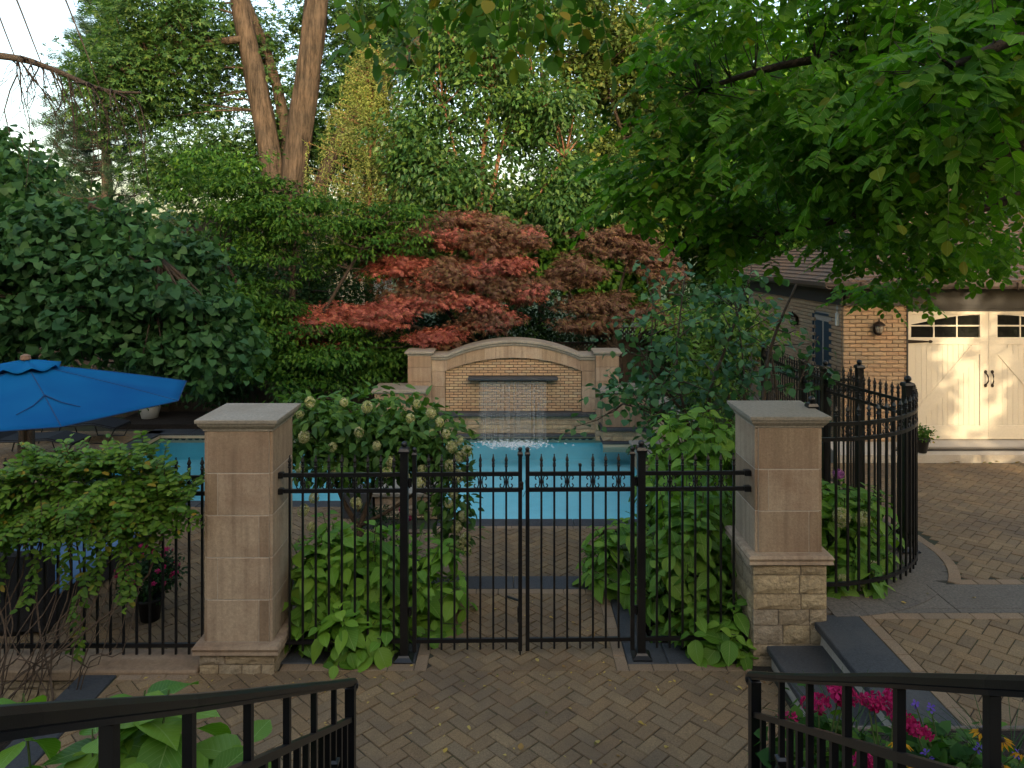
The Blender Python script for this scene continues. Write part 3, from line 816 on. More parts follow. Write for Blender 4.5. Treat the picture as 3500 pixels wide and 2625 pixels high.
# pillars of the fountain
def small_pillar(cx):
    h = 0.262
    y0, y1 = FY - 0.16, FY + 0.40
    zz = [-0.30, 0.30, 0.66, 0.99, 1.245]
    for z0, z1 in zip(zz[:-1], zz[1:]):
        MB().bbox(cx - h, cx + h, y0, y1, z0 + 0.002, z1 - 0.002, 0.005).build("pillar_stone", M['limestone'], fw)
    ashlar(fw, cx - h - 0.01, cx + h + 0.01, y0 - 0.01, y1, -0.68, -0.30, 3, seed=int(cx * 10) + 40, lens=(0.15, 0.4), faces=('y0', 'x0', 'x1'))
    c = MB().rings([(h, 0.28, 1.245), (h + 0.012, 0.292, 1.26), (h + 0.012, 0.292, 1.275), (h + 0.05, 0.33, 1.305), (h + 0.062, 0.342, 1.31), (h + 0.062, 0.342, 1.345), (h - 0.02, 0.26, 1.36)], cx, FY + 0.12)
    c.build("pillar_cap", M['capstone'], fw)
small_pillar(-2.13); small_pillar(2.13)
# side blocks in front of the pillars
def side_block(sx):
    a, e = sorted((sx * 1.97, sx * 3.06))
    y0, y1 = FY - 0.62, FY + 0.2
    for z0, z1 in ((-0.255, -0.005), (0.0, 0.25), (0.255, 0.49)):
        MB().bbox(a, e, y0, y1, z0, z1, 0.005).build("block_stone", M['limestone'], fw)
    slab(a - 0.06, e + 0.06, y0 - 0.06, y1, 0.492, 0.575, "block_cap", fw, 'capstone', 0.02)
    slab(a - 0.05, e + 0.05, y0 - 0.07, y1, -0.335, -0.258, "ledge", fw)
    ashlar(fw, a, e, y0 - 0.01, y1, -0.56, -0.335, 2, seed=70 + sx, lens=(0.2, 0.5), faces=('y0', 'x0', 'x1'))
    slab(a - 0.02, e + 0.02, y0 - 0.06, y1, -0.62, -0.56, "ledge", fw)
    MB().box(a, e, y0 - 0.03, y0 + 0.02, -0.8, -0.62).build("tile_face", M['tile'], fw)
side_block(1); side_block(-1)
# water falling from the spout: many thin wavering strands
fwv, rows = MB(), 0
q = random.Random(3)
for i in range(80):
    x = -0.755 + 1.51 * (i + q.uniform(-.45, .45)) / 80
    dr = q.uniform(-0.02, 0.02); rr = q.uniform(0.0020, 0.0046)
    fwv.tube([(x, FY - 0.17, 0.665), (x + dr * .3, FY - 0.235, 0.30), (x + dr * .6, FY - 0.29, -0.20), (x + dr, FY - 0.33, WZ + 0.005)], [rr, rr * .9, rr * .8, rr * .9], 4, False)
stuff(fwv.build("falling_water", M['strand'], fw, True))
fo = MB()
for i in range(420):
    x = q.gauss(0, 0.42); y = 16.38 + q.gauss(-0.12, 0.16) + 0.1 * abs(x); s = q.uniform(0.012, 0.04)
    fo.lathe([(s, 0), (s * .8, s * .3), (s * .3, s * .5)], x, y, 6, WZ + 0.002)
stuff(fo.build("foam", M['foam'], fw, True))

# brick side wall of the pool
pw = thing("pool_side_wall", "low buff brick pool wall with bluestone ledge running towards the gate", "wall", (3.06, 14.0, WZ))
MB().box(3.02, 3.4, 11.4, 16.1, -0.7, 0.33).build("wall_core", M['darkmortar'], pw)
slab(2.95, 3.45, 11.38, 16.1, 0.33, 0.42, "wall_cap", pw, 'capstone', 0.015)
slab(2.88, 3.05, 11.4, 16.08, -0.335, -0.26, "ledge", pw)
r = 0; z = -0.255
while z < 0.30:
    y = 11.42 + (0 if r % 2 else -0.1)
    while y < 16.05:
        a, e = max(y, 11.42) + 0.005, min(y + bl, 16.05) - 0.005
        if e - a > 0.03: brick_obj(pw, "brick", 'brick', 3.0, (a + e) / 2, z + bh / 2, e - a, bh - 0.01, 'y')
        y += bl
    z += bh; r += 1
ashlar(pw, 2.985, 3.2, 11.42, 16.05, -0.6, -0.335, 2, seed=91, faces=('x0',))

# raised stone pedestals at the near corners of the pool
def pedestal(x0, x1, y0, y1, z1, label):
    t = thing("pool_pedestal", label, "pedestal", ((x0 + x1) / 2, (y0 + y1) / 2, -0.62))
    slab(x0 - 0.04, x1 + 0.04, y0 - 0.04, y1 + 0.04, z1 - 0.07, z1, "top_slab", t, 'capstone', 0.012)
    MB().bbox(x0, x1, y0 + 0.005, y1, z1 - 0.20, z1 - 0.072, 0.004).build("frieze_stone", M['limestone'], t)
    ashlar(t, x0, x1, y0, y1, -0.56, z1 - 0.203, 3, seed=int(x0 * 9) + 33, lens=(0.18, 0.45), faces=('y0', 'x0', 'x1'))
    return t
ped = pedestal(-2.16, -1.19, 11.40, 12.2, -0.14, "low square stone pedestal with pale top slab behind the flowering hydrangea tree")
slab(-2.66, -2.2, 11.42, 11.9, -0.60, -0.16, "back_slab", ped)
slab(-1.185, -1.12, 11.43, 12.0, -0.66, -0.30, "edge_slab", ped)
pedestal(2.35, 3.3, 13.6, 14.6, -0.16, "low stone pedestal with pale top slab beside the brick side wall of the pool")

# ------------------------------------------------------------------ big gate pillars
def pillar(cx, cy, zb, label, base_rows):
    t = thing("stone_pillar", label, "pillar", (cx, cy, 0))
    h = 0.2935
    z1 = 2.065
    zs = [zb + (z1 - zb) * i / base_rows for i in range(base_rows + 1)]
    for i, (a, b_) in enumerate(zip(zs[:-1], zs[1:])):
        # each course: alternate full-width block or block + slips, corners set back behind the field
        g = 0.003
        xs0, xs1 = cx - h + 0.03, cx + h - 0.03
        cuts = [xs0, xs1] if i == len(zs) - 2 else ([xs0, xs0 + 0.085, xs1] if i % 2 else [xs0, xs1 - 0.085, xs1])
        for u0, u1 in zip(cuts[:-1], cuts[1:]):
            MB().bbox(u0 + (g if u0 > xs0 else 0), u1 - (g if u1 < xs1 else 0), cy - h, cy + h, a + g, b_ - g, 0.004).build("block", M['limestone'], t)
        for k in (-1, 1):
            x0, x1 = sorted((cx + k * (h - 0.027), cx + k * h))
            MB().bbox(x0, x1, cy - h + 0.012, cy + h - 0.012, a + g, b_ - g, 0.003).build("corner_slip", M['limestone'], t)
    MB().box(cx - h + 0.028, cx + h - 0.028, cy - h + 0.003, cy + h - 0.003, zb, z1).box(cx - h + 0.003, cx + h - 0.003, cy - h + 0.016, cy + h - 0.016, zb + 0.001, z1 - 0.001).build("mortar_core", M['palemortar'], t)
    # moulded cap
    MB().rings([(h, h, z1), (h + 0.008, h + 0.008, z1 + 0.004), (h + 0.010, h + 0.010, z1 + 0.018), (h + 0.022, h + 0.022, z1 + 0.030), (h + 0.040, h + 0.040, z1 + 0.052),
                (h + 0.046, h + 0.046, z1 + 0.074), (h + 0.058, h + 0.058, z1 + 0.078), (h + 0.060, h + 0.060, z1 + 0.104), (h + 0.056, h + 0.056, z1 + 0.108)], cx, cy).build("cap", M['capstone'], t)
    # rough ledge
    q = random.Random(int(cx * 100)); mb = MB()
    hh = h + 0.075
    mb.rings([(h + 0.05, h + 0.05, zb - 0.09), (hh, hh, zb - 0.075), (hh - 0.008, hh - 0.008, zb - 0.05), (hh + 0.004, hh + 0.004, zb - 0.025), (hh - 0.012, hh - 0.012, zb - 0.003), (h + 0.01, h + 0.01, zb)], cx, cy)
    mb.build("ledge", M['limestone'], t)
    ashlar(t, cx - h - 0.03, cx + h + 0.03, cy - h - 0.03, cy + h + 0.03, -0.05, zb - 0.09, 2 if zb < 0.5 else 7, seed=int(abs(cx) * 50), lens=(0.14, 0.42), faces=('y0', 'x0', 'x1'))
    return t
pillar(-2.368, 6.585, 0.25, "square limestone pillar with low rough stone base beside the leafy vine fence", 5)
pillar(2.415, 6.71, 0.967, "square limestone pillar on a tall rock-faced stone base beside the driveway steps", 3)

# kerb wall under the left fence
kw = thing("kerb_wall", "low rough stone wall with smooth limestone coping under the left garden fence", "wall", (-6, 6.4, -0.4))
ashlar(kw, -10, -2.72, 6.29, 6.55, -0.55, -0.06, 4, seed=17, lens=(0.2, 0.5))
for i in range(5):
    slab(-10 + i * 1.46, -10 + (i + 1) * 1.46 - 0.004, 6.24, 6.60, -0.06, 0.03, "coping_stone", kw, 'limestone', 0.012)

# ------------------------------------------------------------------ iron fences and gates
pk = MB().box(-.009, .009, -.009, .009, 0.08, 1.70).mesh("picket", M['iron'])
fin = MB()
fin.rings([(.012, .012, 0), (.0135, .0135, .004), (.0135, .0135, .012), (.011, .011, .016), (.011, .011, .028), (.014, .014, .032), (.006, .006, .036),
           (.0145, .0145, .058), (.0035, .0035, .098), (.006, .006, .102), (.006, .006, .108), (.002, .002, .111)])
fin_m = fin.mesh("finial", M['iron'])
stub_m = MB().rings([(.012, .012, 0), (.0135, .0135, .004), (.0135, .0135, .02), (.012, .012, .024)]).mesh("finial", M['iron'])
sc = MB()
for sx in (-1, 1):
    for sz in (-1, 1):
        pts = []
        for i in range(17):
            t = i / 16
            an = t * 4.6
            rr = 0.021 * (1 - 0.55 * max(0, t - .25))
            pts.append((sx * (0.014 + 0.0215 - rr * math.cos(an) * 0.95 + 0.006 * t), 0, sz * (0.004 + 0.017 + (rr * math.sin(an)) + (0.012 if t < 1 else 0.012) - (1 - min(1, t * 4)) * 0.018)))
        sc.tube(pts, [0.0055] * 14 + [0.0062, 0.0075, 0.0065], 5)
sc.box(-.022, .022, -.008, .008, -.012, .012)
sc_m = sc.mesh("scroll", M['iron'], True)
def post_parts(t, x, y, z0, ztop, half, ballr=0.028, base=True):
    p = MB().bbox(x - half, x + half, y - half, y + half, z0, ztop, 0.004); p.build("post", M['iron'], t)
    c = MB().rings([(half + .012, half + .012, ztop - 0.03), (half + .014, half + .014, ztop - 0.012), (half + .004, half + .004, ztop + 0.012), (half * .5, half * .5, ztop + 0.022)], x, y)
    c.lathe([(ballr * math.sin(a) + .001, ballr - ballr * math.cos(a)) for a in [PI * i / 10 for i in range(11)]], x, y, 14, ztop + 0.018)
    c.build("post_cap", M['iron'], t, False)
    if base:
        MB().rings([(half + .05, half + .05, z0), (half + .05, half + .05, z0 + .012), (half + .02, half + .02, z0 + .035), (half + .01, half + .01, z0 + .05)], x, y).build("post_base", M['iron'], t)
def panel(t, pts, zb, scrolls, rail_pts, stub=(), heights=(0.16, 1.494, 1.635), rot=0.0):
    for k, h in enumerate(heights):
        MB().sweep([(x, y, z + h) for x, y, z in rail_pts], 0.026, 0.034).build("rail", M['iron'], t)
    for i, (x, y, z, a) in enumerate(pts):
        p = link("picket", pk, t, (x, y, z), (0, 0, a))
        f = D.objects.new("finial", stub_m if i in stub else fin_m); COL.objects.link(f); f.parent = p; f.location = (0, 0, 1.70)
        if i in scrolls: link("scroll", sc_m, t, (x, y, z + 1.5645), (0, 0, a))
gy = lambda x: 6.50 + 0.018 * x
ga = math.atan(0.018)
def straight(xs_): return [(x, gy(x), 0, ga) for x in xs_]
S = 0.1147
# left short panel
t = thing("fence_panel", "black iron spear-top fence panel between the left pillar and the gate post", "fence", (-1.5, gy(-1.5), 0), "iron fence panels")
xs_ = [-1.977 + S * i for i in range(9)]
panel(t, straight(xs_), 0, (1, 3, 5, 7), [(-2.075, gy(-2.075), 0), (-1.0, gy(-1.0), 0)])
for h in (0.16, 1.494, 1.635): MB().bbox(-2.078, -2.03, gy(-2.05) - .024, gy(-2.05) + .024, h - .026, h + .026, .005).build("bracket", M['iron'], t)
t = thing("fence_panel", "black iron spear-top fence panel between the gate post and the tall-based right pillar", "fence", (1.6, gy(1.6), 0), "iron fence panels")
panel(t, straight([1.279 + S * i for i in range(7)]), 0, (1, 3, 5), [(1.17, gy(1.17), 0), (2.122, gy(2.122), 0)])
for h in (0.16, 1.494, 1.635): MB().bbox(2.06, 2.118 if h > 1 else 2.09, gy(2.09) - .024, gy(2.09) + .024, h - .026, h + .026, .005).build("bracket", M['iron'], t)
# gate posts
for x, lab in ((-0.967, "square black gate post with ball cap on the hinge side beside the left hydrangea bush"), (1.139, "square black gate post with ball cap beside the right hydrangea bush")):
    t = thing("gate_post", lab, "post", (x, gy(x), 0), "gate posts")
    post_parts(t, x, gy(x), 0.0, 1.86, 0.034, 0.026)
# gate leaves
def gate(x0, x1, lab, stub=()):
    t = thing("gate_leaf", lab, "gate", ((x0 + x1) / 2, gy(0), 0.06), "gate leaves")
    for x in (x0, x1):
        y = gy(x)
        MB().bbox(x - .0175, x + .0175, y - .0175, y + .0175, 0.065, 1.82, .003).build("stile", M['iron'], t)
        c = MB().rings([(.023, .023, 1.80), (.024, .024, 1.815), (.018, .018, 1.83), (.008, .008, 1.838)], x, y)
        c.lathe([(.019 * math.sin(a) + .001, .019 - .019 * math.cos(a)) for a in [PI * i / 8 for i in range(9)]], x, y, 12, 1.836)
        c.build("stile_cap", M['iron'], t)
    n = 7; st_ = (x1 - x0) / 8.05
    xs_ = [x0 + (x1 - x0) / 2 + (i - 3) * S for i in range(7)]
    panel(t, straight(xs_), 0, (0, 2, 4, 6), [(x0 + .016, gy(x0), 0), (x1 - .016, gy(x1), 0)], stub)
    return t
g1 = gate(-0.877, 0.060, "left leaf of the black iron double gate, carrying the lock")
g2 = gate(0.125, 1.060, "right leaf of the black iron double gate, with one broken spear tip", (3,))
for g, x in ((g1, -0.92), (g2, 1.095)):
    for z in (0.42, 1.56):
        hb = MB()
        for k in range(3): hb.tube([(x, gy(x) - .012, z - .04 + k * .03), (x, gy(x) - .012, z - .015 + k * .03)], .009, 8)
        hb.box(x - .02, x + .02, gy(x) - .008, gy(x) + .006, z - .035, z + .04)
        hb.build("hinge", M['iron'], g)
lk = MB().bbox(.052, .088, gy(0) - .05, gy(0) - .018, 1.505, 1.575, .006)
lk.tube([(.070, gy(0) - .052, 1.53), (.070, gy(0) - .066, 1.53)], .009, 10)
lk.build("lock", M['bronze'], g1)
MB().tube([(.084, gy(0) - .03, 1.55), (.105, gy(0) - .04, 1.59), (.11, gy(0) - .03, 1.50), (.085, gy(0) - .03, 1.44)], .002, 5).build("latch_cable", M['iron'], g1)
MB().tube([(.05, gy(0) + .02, 0.50), (-.06, gy(0) + .16, 0.47)], .011, 8).build("latch_lever", M['iron'], g1)
MB().tube([(.06, gy(0) + .03, 0.40), (.06, gy(0) + .03, 0.012)], .008, 8).bbox(.035, .075, gy(0) + .018, gy(0) + .045, .30, .44, .004).build("drop_bolt", M['iron'], g1)
# long left fence on the kerb wall
t = thing("fence_panel", "long black iron spear-top fence under the leafy vine, standing on the left kerb wall", "fence", (-5, 6.42, 0), "iron fence panels")
xs_ = [-2.74 - S * i for i in range(34)]
panel(t, [(x, 6.44 + .01 * (x + 2.7), -0.012, 0) for x in xs_], 0, [i for i in range(34) if i % 2 == 1], [(-6.6, 6.40, -.012), (-2.66, 6.44, -.012)])

# curved fence and its posts
t = thing("curved_fence", "curved black iron spear-top fence bulging over the driveway kerb beside the right pillar", "fence", (3.6, 7.2, 0.386))
angs = [-85.2 + 4.49 * i for i in range(16)]
P = lambda a: (ACX + AR * math.cos(R(a)), ACY + AR * math.sin(R(a)))
panel(t, [(P(a)[0], P(a)[1], 0.386, R(a + 90)) for a in angs], 0, [i for i in range(16) if i % 2 == 1], [(*P(-94 + 4 * i), 0.386) for i in range(22)])
x, y = P(-95)
post_parts(t, x + .03, y + .01, 0.386, 2.20, 0.034, 0.030, False)
x, y = P(-9)
post_parts(t, x, y, 0.36, 2.17, 0.045, 0.036)
t2 = thing("garden_fence", "straight black iron spear-top fence running back to the garage side wall", "fence", (4.2, 10, 0.2))
def run(t, a, b_, za, zb_, sp_=S):
    L = math.hypot(b_[0] - a[0], b_[1] - a[1]); n_ = int(L / sp_) - 1
    an = math.atan2(b_[1] - a[1], b_[0] - a[0])
    pts = []
    for i in range(1, n_ + 1):
        f = (i + 0.5) / (n_ + 1.5)
        pts.append((a[0] + (b_[0] - a[0]) * f, a[1] + (b_[1] - a[1]) * f, za + (zb_ - za) * f, an))
    panel(t, pts, 0, [i for i in range(n_) if i % 2 == 1], [(*a, za), (*b_, zb_)])
P1 = P(-9)
run(t2, P1, (4.14, 9.71), 0.34, 0.27)
run(t2, (4.14, 9.71), (4.2, 10.6), 0.27, 0.23)
run(t2, (4.2, 10.6), (4.32, 12.6), 0.23, 0.16)
run(t2, (4.14, 9.71), (4.60, 9.76), 0.27, 0.27)
for p_, zb_ in (((4.14, 9.71), 0.26), ((4.2, 10.6), 0.22), ((4.62, 9.77), 0.26), ((4.32, 12.6), 0.15)):
    post_parts(t2, p_[0], p_[1], zb_, zb_ + 1.82, 0.042, 0.034, False)

# ------------------------------------------------------------------ garage
GX, GY = 5.575, 12.38
ga_ = thing("garage", "buff brick garage with cream carriage doors and cedar shingle roof beside the driveway", "garage", (8, 14, 0.3))
MB().box(GX + .02, 6.64, GY + .02, GY + 5, 0.1, 2.72).box(6.64, 9.60, GY + .10, GY + 5, 0.1, 2.72).box(9.60, 12, GY + .02, GY + 5, 0.1, 2.72).build("wall_core", M['gmortar'], ga_)
gb = []
bl2, bh2 = 0.208, 0.0685
r = 0; z = 0.34
while z < 2.69:
    off = 0 if r % 2 else -bl2 / 2
    x = GX + off
    while x < 6.66:
        a, e = max(x, GX) + .005, min(x + bl2, 6.66) - .005
        if e - a > .02: gb.append((0, (a + e) / 2, GY + .01, z, e - a, 'x'))
        x += bl2
    x = 9.58 + off
    while x < 12:
        a, e = max(x, 9.58) + .005, min(x + bl2, 12) - .005
        if e - a > .02: gb.append((9, (a + e) / 2, GY + .01, z, e - a, 'x'))
        x += bl2
    y = GY + (0 if r % 2 == 0 else -bl2 / 2)
    while y < GY + 4.6:
        a, e = max(y, GY + .03) + .005, min(y + bl2, GY + 4.6) - .005
        if e - a > .02 and not (12.80 < (a + e) / 2 < 13.62 and z < 2.47): gb.append((1 + (e - GY) + (0 if z > 1 else 3), GX + .01, (a + e) / 2, z, e - a, 'y'))
        y += bl2
    z += bh2; r += 1
gb.sort(key=lambda k: k[0])
rest = MB()
for i, (s, x, y, z, l, ax) in enumerate(gb):
    if i < 300: brick_obj(ga_, "brick", 'gbrick', x, y, z + bh2 / 2, l, bh2 - .010, ax)
    else:
        if ax == 'x': rest.bbox(x - l / 2, x + l / 2, y - .025, y + .025, z + .005, z + bh2 - .005, .005)
        else: rest.bbox(x - .025, x + .025, y - l / 2, y + l / 2, z + .005, z + bh2 - .005, .005)
stuff(rest.build("bricks_beyond", M['gbrick'], ga_))
# frieze, soffit, gutter, roof
MB().box(GX - .02, 12, GY - .05, GY + .02, 2.70, 3.0).box(GX - .05, GX + .02, GY - .05, GY + 4.7, 2.70, 3.0).build("frieze", M['trim'], ga_)
MB().box(GX - .42, 12, GY - .42, GY + .02, 3.0, 3.03).box(GX - .42, GX + .02, GY + .02, GY + 4.9, 3.0, 3.03).build("soffit", M['trim'], ga_)
gut = MB()
gp = [(0.0, 0.0), (-0.05, 0.0), (-0.10, 0.045), (-0.105, 0.11), (-0.09, 0.11), (-0.085, 0.05), (-0.045, 0.018), (0.0, 0.018)]
vs = [(x_, GY - .42 + o, 3.0 + h) for x_ in (GX - .52, 12) for o, h in gp]
k = len(gp)
gut.add(vs, [(j, (j + 1) % k, k + (j + 1) % k, k + j) for j in range(k)] + [tuple(range(k)), tuple(range(2 * k - 1, k - 1, -1))])
vs = [(GX - .42 + o, y_, 3.0 + h) for y_ in (GY - .52, GY + 4.9) for o, h in gp]
gut.add(vs, [(j, (j + 1) % k, k + (j + 1) % k, k + j) for j in range(k)] + [tuple(range(k)), tuple(range(2 * k - 1, k - 1, -1))])
gut.build("gutter", M['gutter'], ga_)
for x_ in (GX + .05, GX + 0.85, GX + 1.6, GX + 2.6): MB().box(x_ - .012, x_ + .012, GY - .535, GY - .40, 2.985, 3.0).box(x_ - .012, x_ + .012, GY - .54, GY - .525, 2.985, 3.115).build("gutter_bracket", M['bronze'], ga_)
PIT = math.tan(R(27))
rf = MB()
ex, ey = GX - .42, GY - .42          # hip roof corner
hz = 3.05
run_ = 2.8
rf.add([(ex, ey, hz), (12, ey, hz), (12, ey + run_, hz + run_ * PIT), (ex + run_, ey + run_, hz + run_ * PIT), (ex, ey + 2 * run_, hz), (12, ey + 2 * run_, hz)],
       [(0, 1, 2, 3), (0, 3, 4), (3, 2, 5, 4), (0, 4, 5, 1)])
roof = rf.build("roof", M['trim'], ga_)
items = []
q = random.Random(8)
cth, course = math.cos(R(27)), 0.135
for c_ in range(22):
    d0 = c_ * course * cth
    if d0 > run_: break
    # front slope
    x = ex + d0 + q.uniform(-.1, 0)
    while x < 12:
        w_ = q.uniform(0.09, 0.2)
        a, e = max(x, ex + d0), x + w_ - .006
        if e - a > .03: items.append(('f', c_, a, e, d0))
        x += w_
    y = ey + d0 + q.uniform(-.1, 0)
    while y < ey + 2 * run_ - d0:
        w_ = q.uniform(0.09, 0.2)
        a, e = max(y, ey + d0), min(y + w_ - .006, ey + 2 * run_ - d0)
        if e - a > .03: items.append(('s', c_, a, e, d0))
        y += w_
def shingle(mb, it):
    kd, c_, a, e, d0 = it
    d1 = d0 + course * cth * 1.25
    zt = hz + d0 * PIT + 0.022 + q.uniform(0, .008); zu = hz + d1 * PIT + 0.006
    if kd == 'f': v = [(a, ey + d0 - .02, zt - .016), (e, ey + d0 - .02, zt - .016), (e, ey + d1, zu - .01), (a, ey + d1, zu - .01), (a, ey + d0 - .02, zt), (e, ey + d0 - .02, zt), (e, ey + d1, zu), (a, ey + d1, zu)]
    else: v = [(ex + d0 - .02, e, zt - .016), (ex + d0 - .02, a, zt - .016), (ex + d1, a, zu - .01), (ex + d1, e, zu - .01), (ex + d0 - .02, e, zt), (ex + d0 - .02, a, zt), (ex + d1, a, zu), (ex + d1, e, zu)]
    mb.add(v, [(0, 3, 2, 1), (4, 5, 6, 7), (0, 1, 5, 4), (1, 2, 6, 5), (2, 3, 7, 6), (3, 0, 4, 7)])
items.sort(key=lambda t: (0 if (t[0] == 'f' and t[2] < 9.2) else 1, t[1]))
rest = MB()
WL[roof.name] = tuple(wloc(ga_))
for i, it in enumerate(items):
    if i < 300:
        mb = MB(); shingle(mb, it); mb.build("shingle", M['shingle'], roof)
    else: shingle(rest, it)
stuff(rest.build("shingles_beyond", M['shingle'], roof))
# threshold slab, drain, kerb
MB().add([(GX - .3, 11.94, -.2), (12.5, 11.94, -.2), (12.5, 11.94, .29), (GX - .3, 11.94, .29), (GX - .3, 12.02, .31), (12.5, 12.02, .31), (GX - .3, GY + .1, .42), (12.5, GY + .1, .42), (GX - .3, GY + .1, -.2), (12.5, GY + .1, -.2)],
         [(0, 1, 2, 3), (3, 2, 5, 4), (4, 5, 7, 6), (0, 3, 4, 6, 8), (1, 9, 7, 5, 2)]).build("threshold", M['slab'], ga_)
MB().box(6.3, 10, 12.06, 12.17, 0.30, 0.338).build("drain_trough", M['trim'], ga_)
gr = MB()
for i in range(120):
    x_ = 6.3 + i * .03
    gr.add([(x_, 12.06, .342), (x_ + .012, 12.06, .342), (x_ + .042, 12.17, .362), (x_ + .03, 12.17, .362)], [(0, 1, 2, 3)])
stuff(gr.build("drain_grate", M['bronze'], ga_))
# carriage doors
MB().box(6.645, 6.668, GY - .03, GY + .10, .40, 2.70).box(6.668, 9.60, GY - .02, GY + .10, 2.655, 2.70).box(6.668, 9.60, GY + .02, GY + .09, 2.60, 2.655).build("door_frame", M['trim'], ga_)
def leaf_door(x0, x1, mirror):
    yd = GY + .03
    d_ = MB().box(x0, x1, yd + .03, yd + .07, .425, 2.595).build("door_leaf", M['doorpaint'], ga_)
    def bar(*a): MB().bbox(*a, .004).build("frame_rail", M['doorpaint'], d_)
    W = x1 - x0; sw = .075
    y0, y1 = yd, yd + .034
    bar(x0, x0 + sw, y0, y1, .425, 2.10); bar(x1 - .145, x1, y0, y1, .425, 2.10) if not mirror else bar(x1 - sw, x1, y0, y1, .425, 2.10)
    if mirror: bar(x0 + sw, x0 + .145, y0, y1, .425, 2.10)
    ia, ie = (x0 + sw, x1 - .145) if not mirror else (x0 + .145, x1 - sw)
    bar(ia, ie, y0 + .001, y1, .425, .66); bar(x0, x1, y0 + .002, y1, 2.03, 2.155); bar(x0, x1, y0 + .001, y1, 2.535, 2.595)
    n_ = 13
    for i in range(n_):
        a = ia + (ie - ia) * i / n_ + .002; e = ia + (ie - ia) * (i + 1) / n_ - .002
        MB().bbox(a, e, yd + .014, yd + .034, .66, 2.03, .003).build("plank", M['doorpaint'], d_)
    # diagonal brace
    bw = .16
    pts = [(ia, .66), (ia + bw * .8, .66), (ie, 2.03 - bw), (ie, 2.03), (ie - bw * .8, 2.03), (ia, .66 + bw)]
    if mirror: pts = [(ia + ie - x_, z_) for x_, z_ in reversed(pts)]
    MB().ext(pts, yd + .003, yd + .02).build("brace", M['doorpaint'], d_)
    # window band: sash field with six panes under a curved head
    bar(x0, ia, y0, y1, 2.155, 2.535); bar(ie, x1, y0, y1, 2.155, 2.535)
    wn_ = 3; ww = (ie - ia) / 3
    def head(x_):
        f = (x_ - ia) / (ie - ia)
        if mirror: f = 1 - f
        return 2.372 + 0.165 * math.sin(min(1, f * 1.02) * PI / 2) ** 1.1
    hp = [ia + (ie - ia) * i / 12 for i in range(13)]
    MB().ext([(x_, head(x_)) for x_ in hp] + [(ie, 2.545), (ia, 2.545)], yd + .001, yd + .034).build("arched_head", M['doorpaint'], d_)
    for i in range(1, 3): bar(ia + ww * i - .011, ia + ww * i + .011, y0 + .004, y1, 2.155, head(ia + ww * i) + .004)
    bar(ia, ie, y0 + .005, y1, 2.338, 2.364)
    for i in range(3):
        a, e = ia + ww * i + .011, ia + ww * (i + 1) - .011
        MB().box(a, e, yd + .018, yd + .022, 2.155, 2.338).build("pane", M['pane'], d_)
        MB().ext([(a, 2.364), (e, 2.364), (e, max(2.366, head(e))), ((a + e) / 2, max(2.366, head((a + e) / 2))), (a, max(2.366, head(a)))], yd + .018, yd + .022).build("pane", M['pane'], d_)
    # strap hinges and pull handle
    s = 1 if not mirror else -1
    hx = x0 if not mirror else x1
    for z_ in (2.085, .545):
        hb = MB().ext([(hx, z_ - .032), (hx + s * .36, z_ - .012), (hx + s * .36, z_ + .012), (hx, z_ + .032)] if s > 0 else [(hx, z_ + .032), (hx + s * .36, z_ + .012), (hx + s * .36, z_ - .012), (hx, z_ - .032)], yd - .012, yd)
        hb.ext([(hx + s * .40 + .034 * math.cos(a_), z_ + .026 * math.sin(a_)) for a_ in [2 * PI * i / 10 for i in range(10)]], yd - .014, yd)
        hb.build("strap_hinge", M['bronze'], d_)
    kx = (x1 - .055) if not mirror else (x0 + .055)
    h_ = MB().tube([(kx, yd - .01, 1.56), (kx + .012 * s, yd - .055, 1.50), (kx + .014 * s, yd - .06, 1.42), (kx, yd - .01, 1.345)], .011, 8)
    for z_ in (1.57, 1.34): h_.ext([(kx + .024 * math.cos(a_), z_ + .032 * math.sin(a_)) for a_ in [2 * PI * i / 10 for i in range(10)]], yd - .012, yd)
    h_.build("pull_handle", M['bronze'], d_)
leaf_door(6.672, 8.062, False)
leaf_door(8.068, 9.458, True)
MB().box(9.46, 9.60, GY - .02, GY + .09, .42, 2.655).build("door_frame", M['trim'], ga_)
# side door
sd = MB().box(GX + .03, GX + .07, 12.83, 13.6, .3, 2.46).build("side_door", M['bluedoor'], ga_)
for a, e, c_, f in ((12.87, 13.18, 1.5, 2.36), (13.25, 13.56, 1.5, 2.36), (12.87, 13.18, .5, 1.35), (13.25, 13.56, .5, 1.35)):
    MB().bbox(GX + .015, GX + .032, a, e, c_, f, .006).build("door_panel", M['bluedoor'], sd)
MB().box(GX - .005, GX + .06, 12.79, 12.83, .3, 2.5).box(GX - .005, GX + .06, 13.6, 13.64, .3, 2.5).box(GX - .005, GX + .06, 12.83, 13.6, 2.46, 2.5).build("door_frame", M['bluedoor'], ga_)
# antenna box on the side wall
MB().bbox(GX - .05, GX, 12.50, 12.56, 2.34, 2.56, .008).tube([(GX - .02, 12.53, 2.56), (GX - .02, 12.53, 2.85)], .006, 6).tube([(GX - .04, 12.53, 2.56), (GX - .04, 12.53, 2.80)], .004, 6).build("sensor_box", M['whitepot'], ga_)
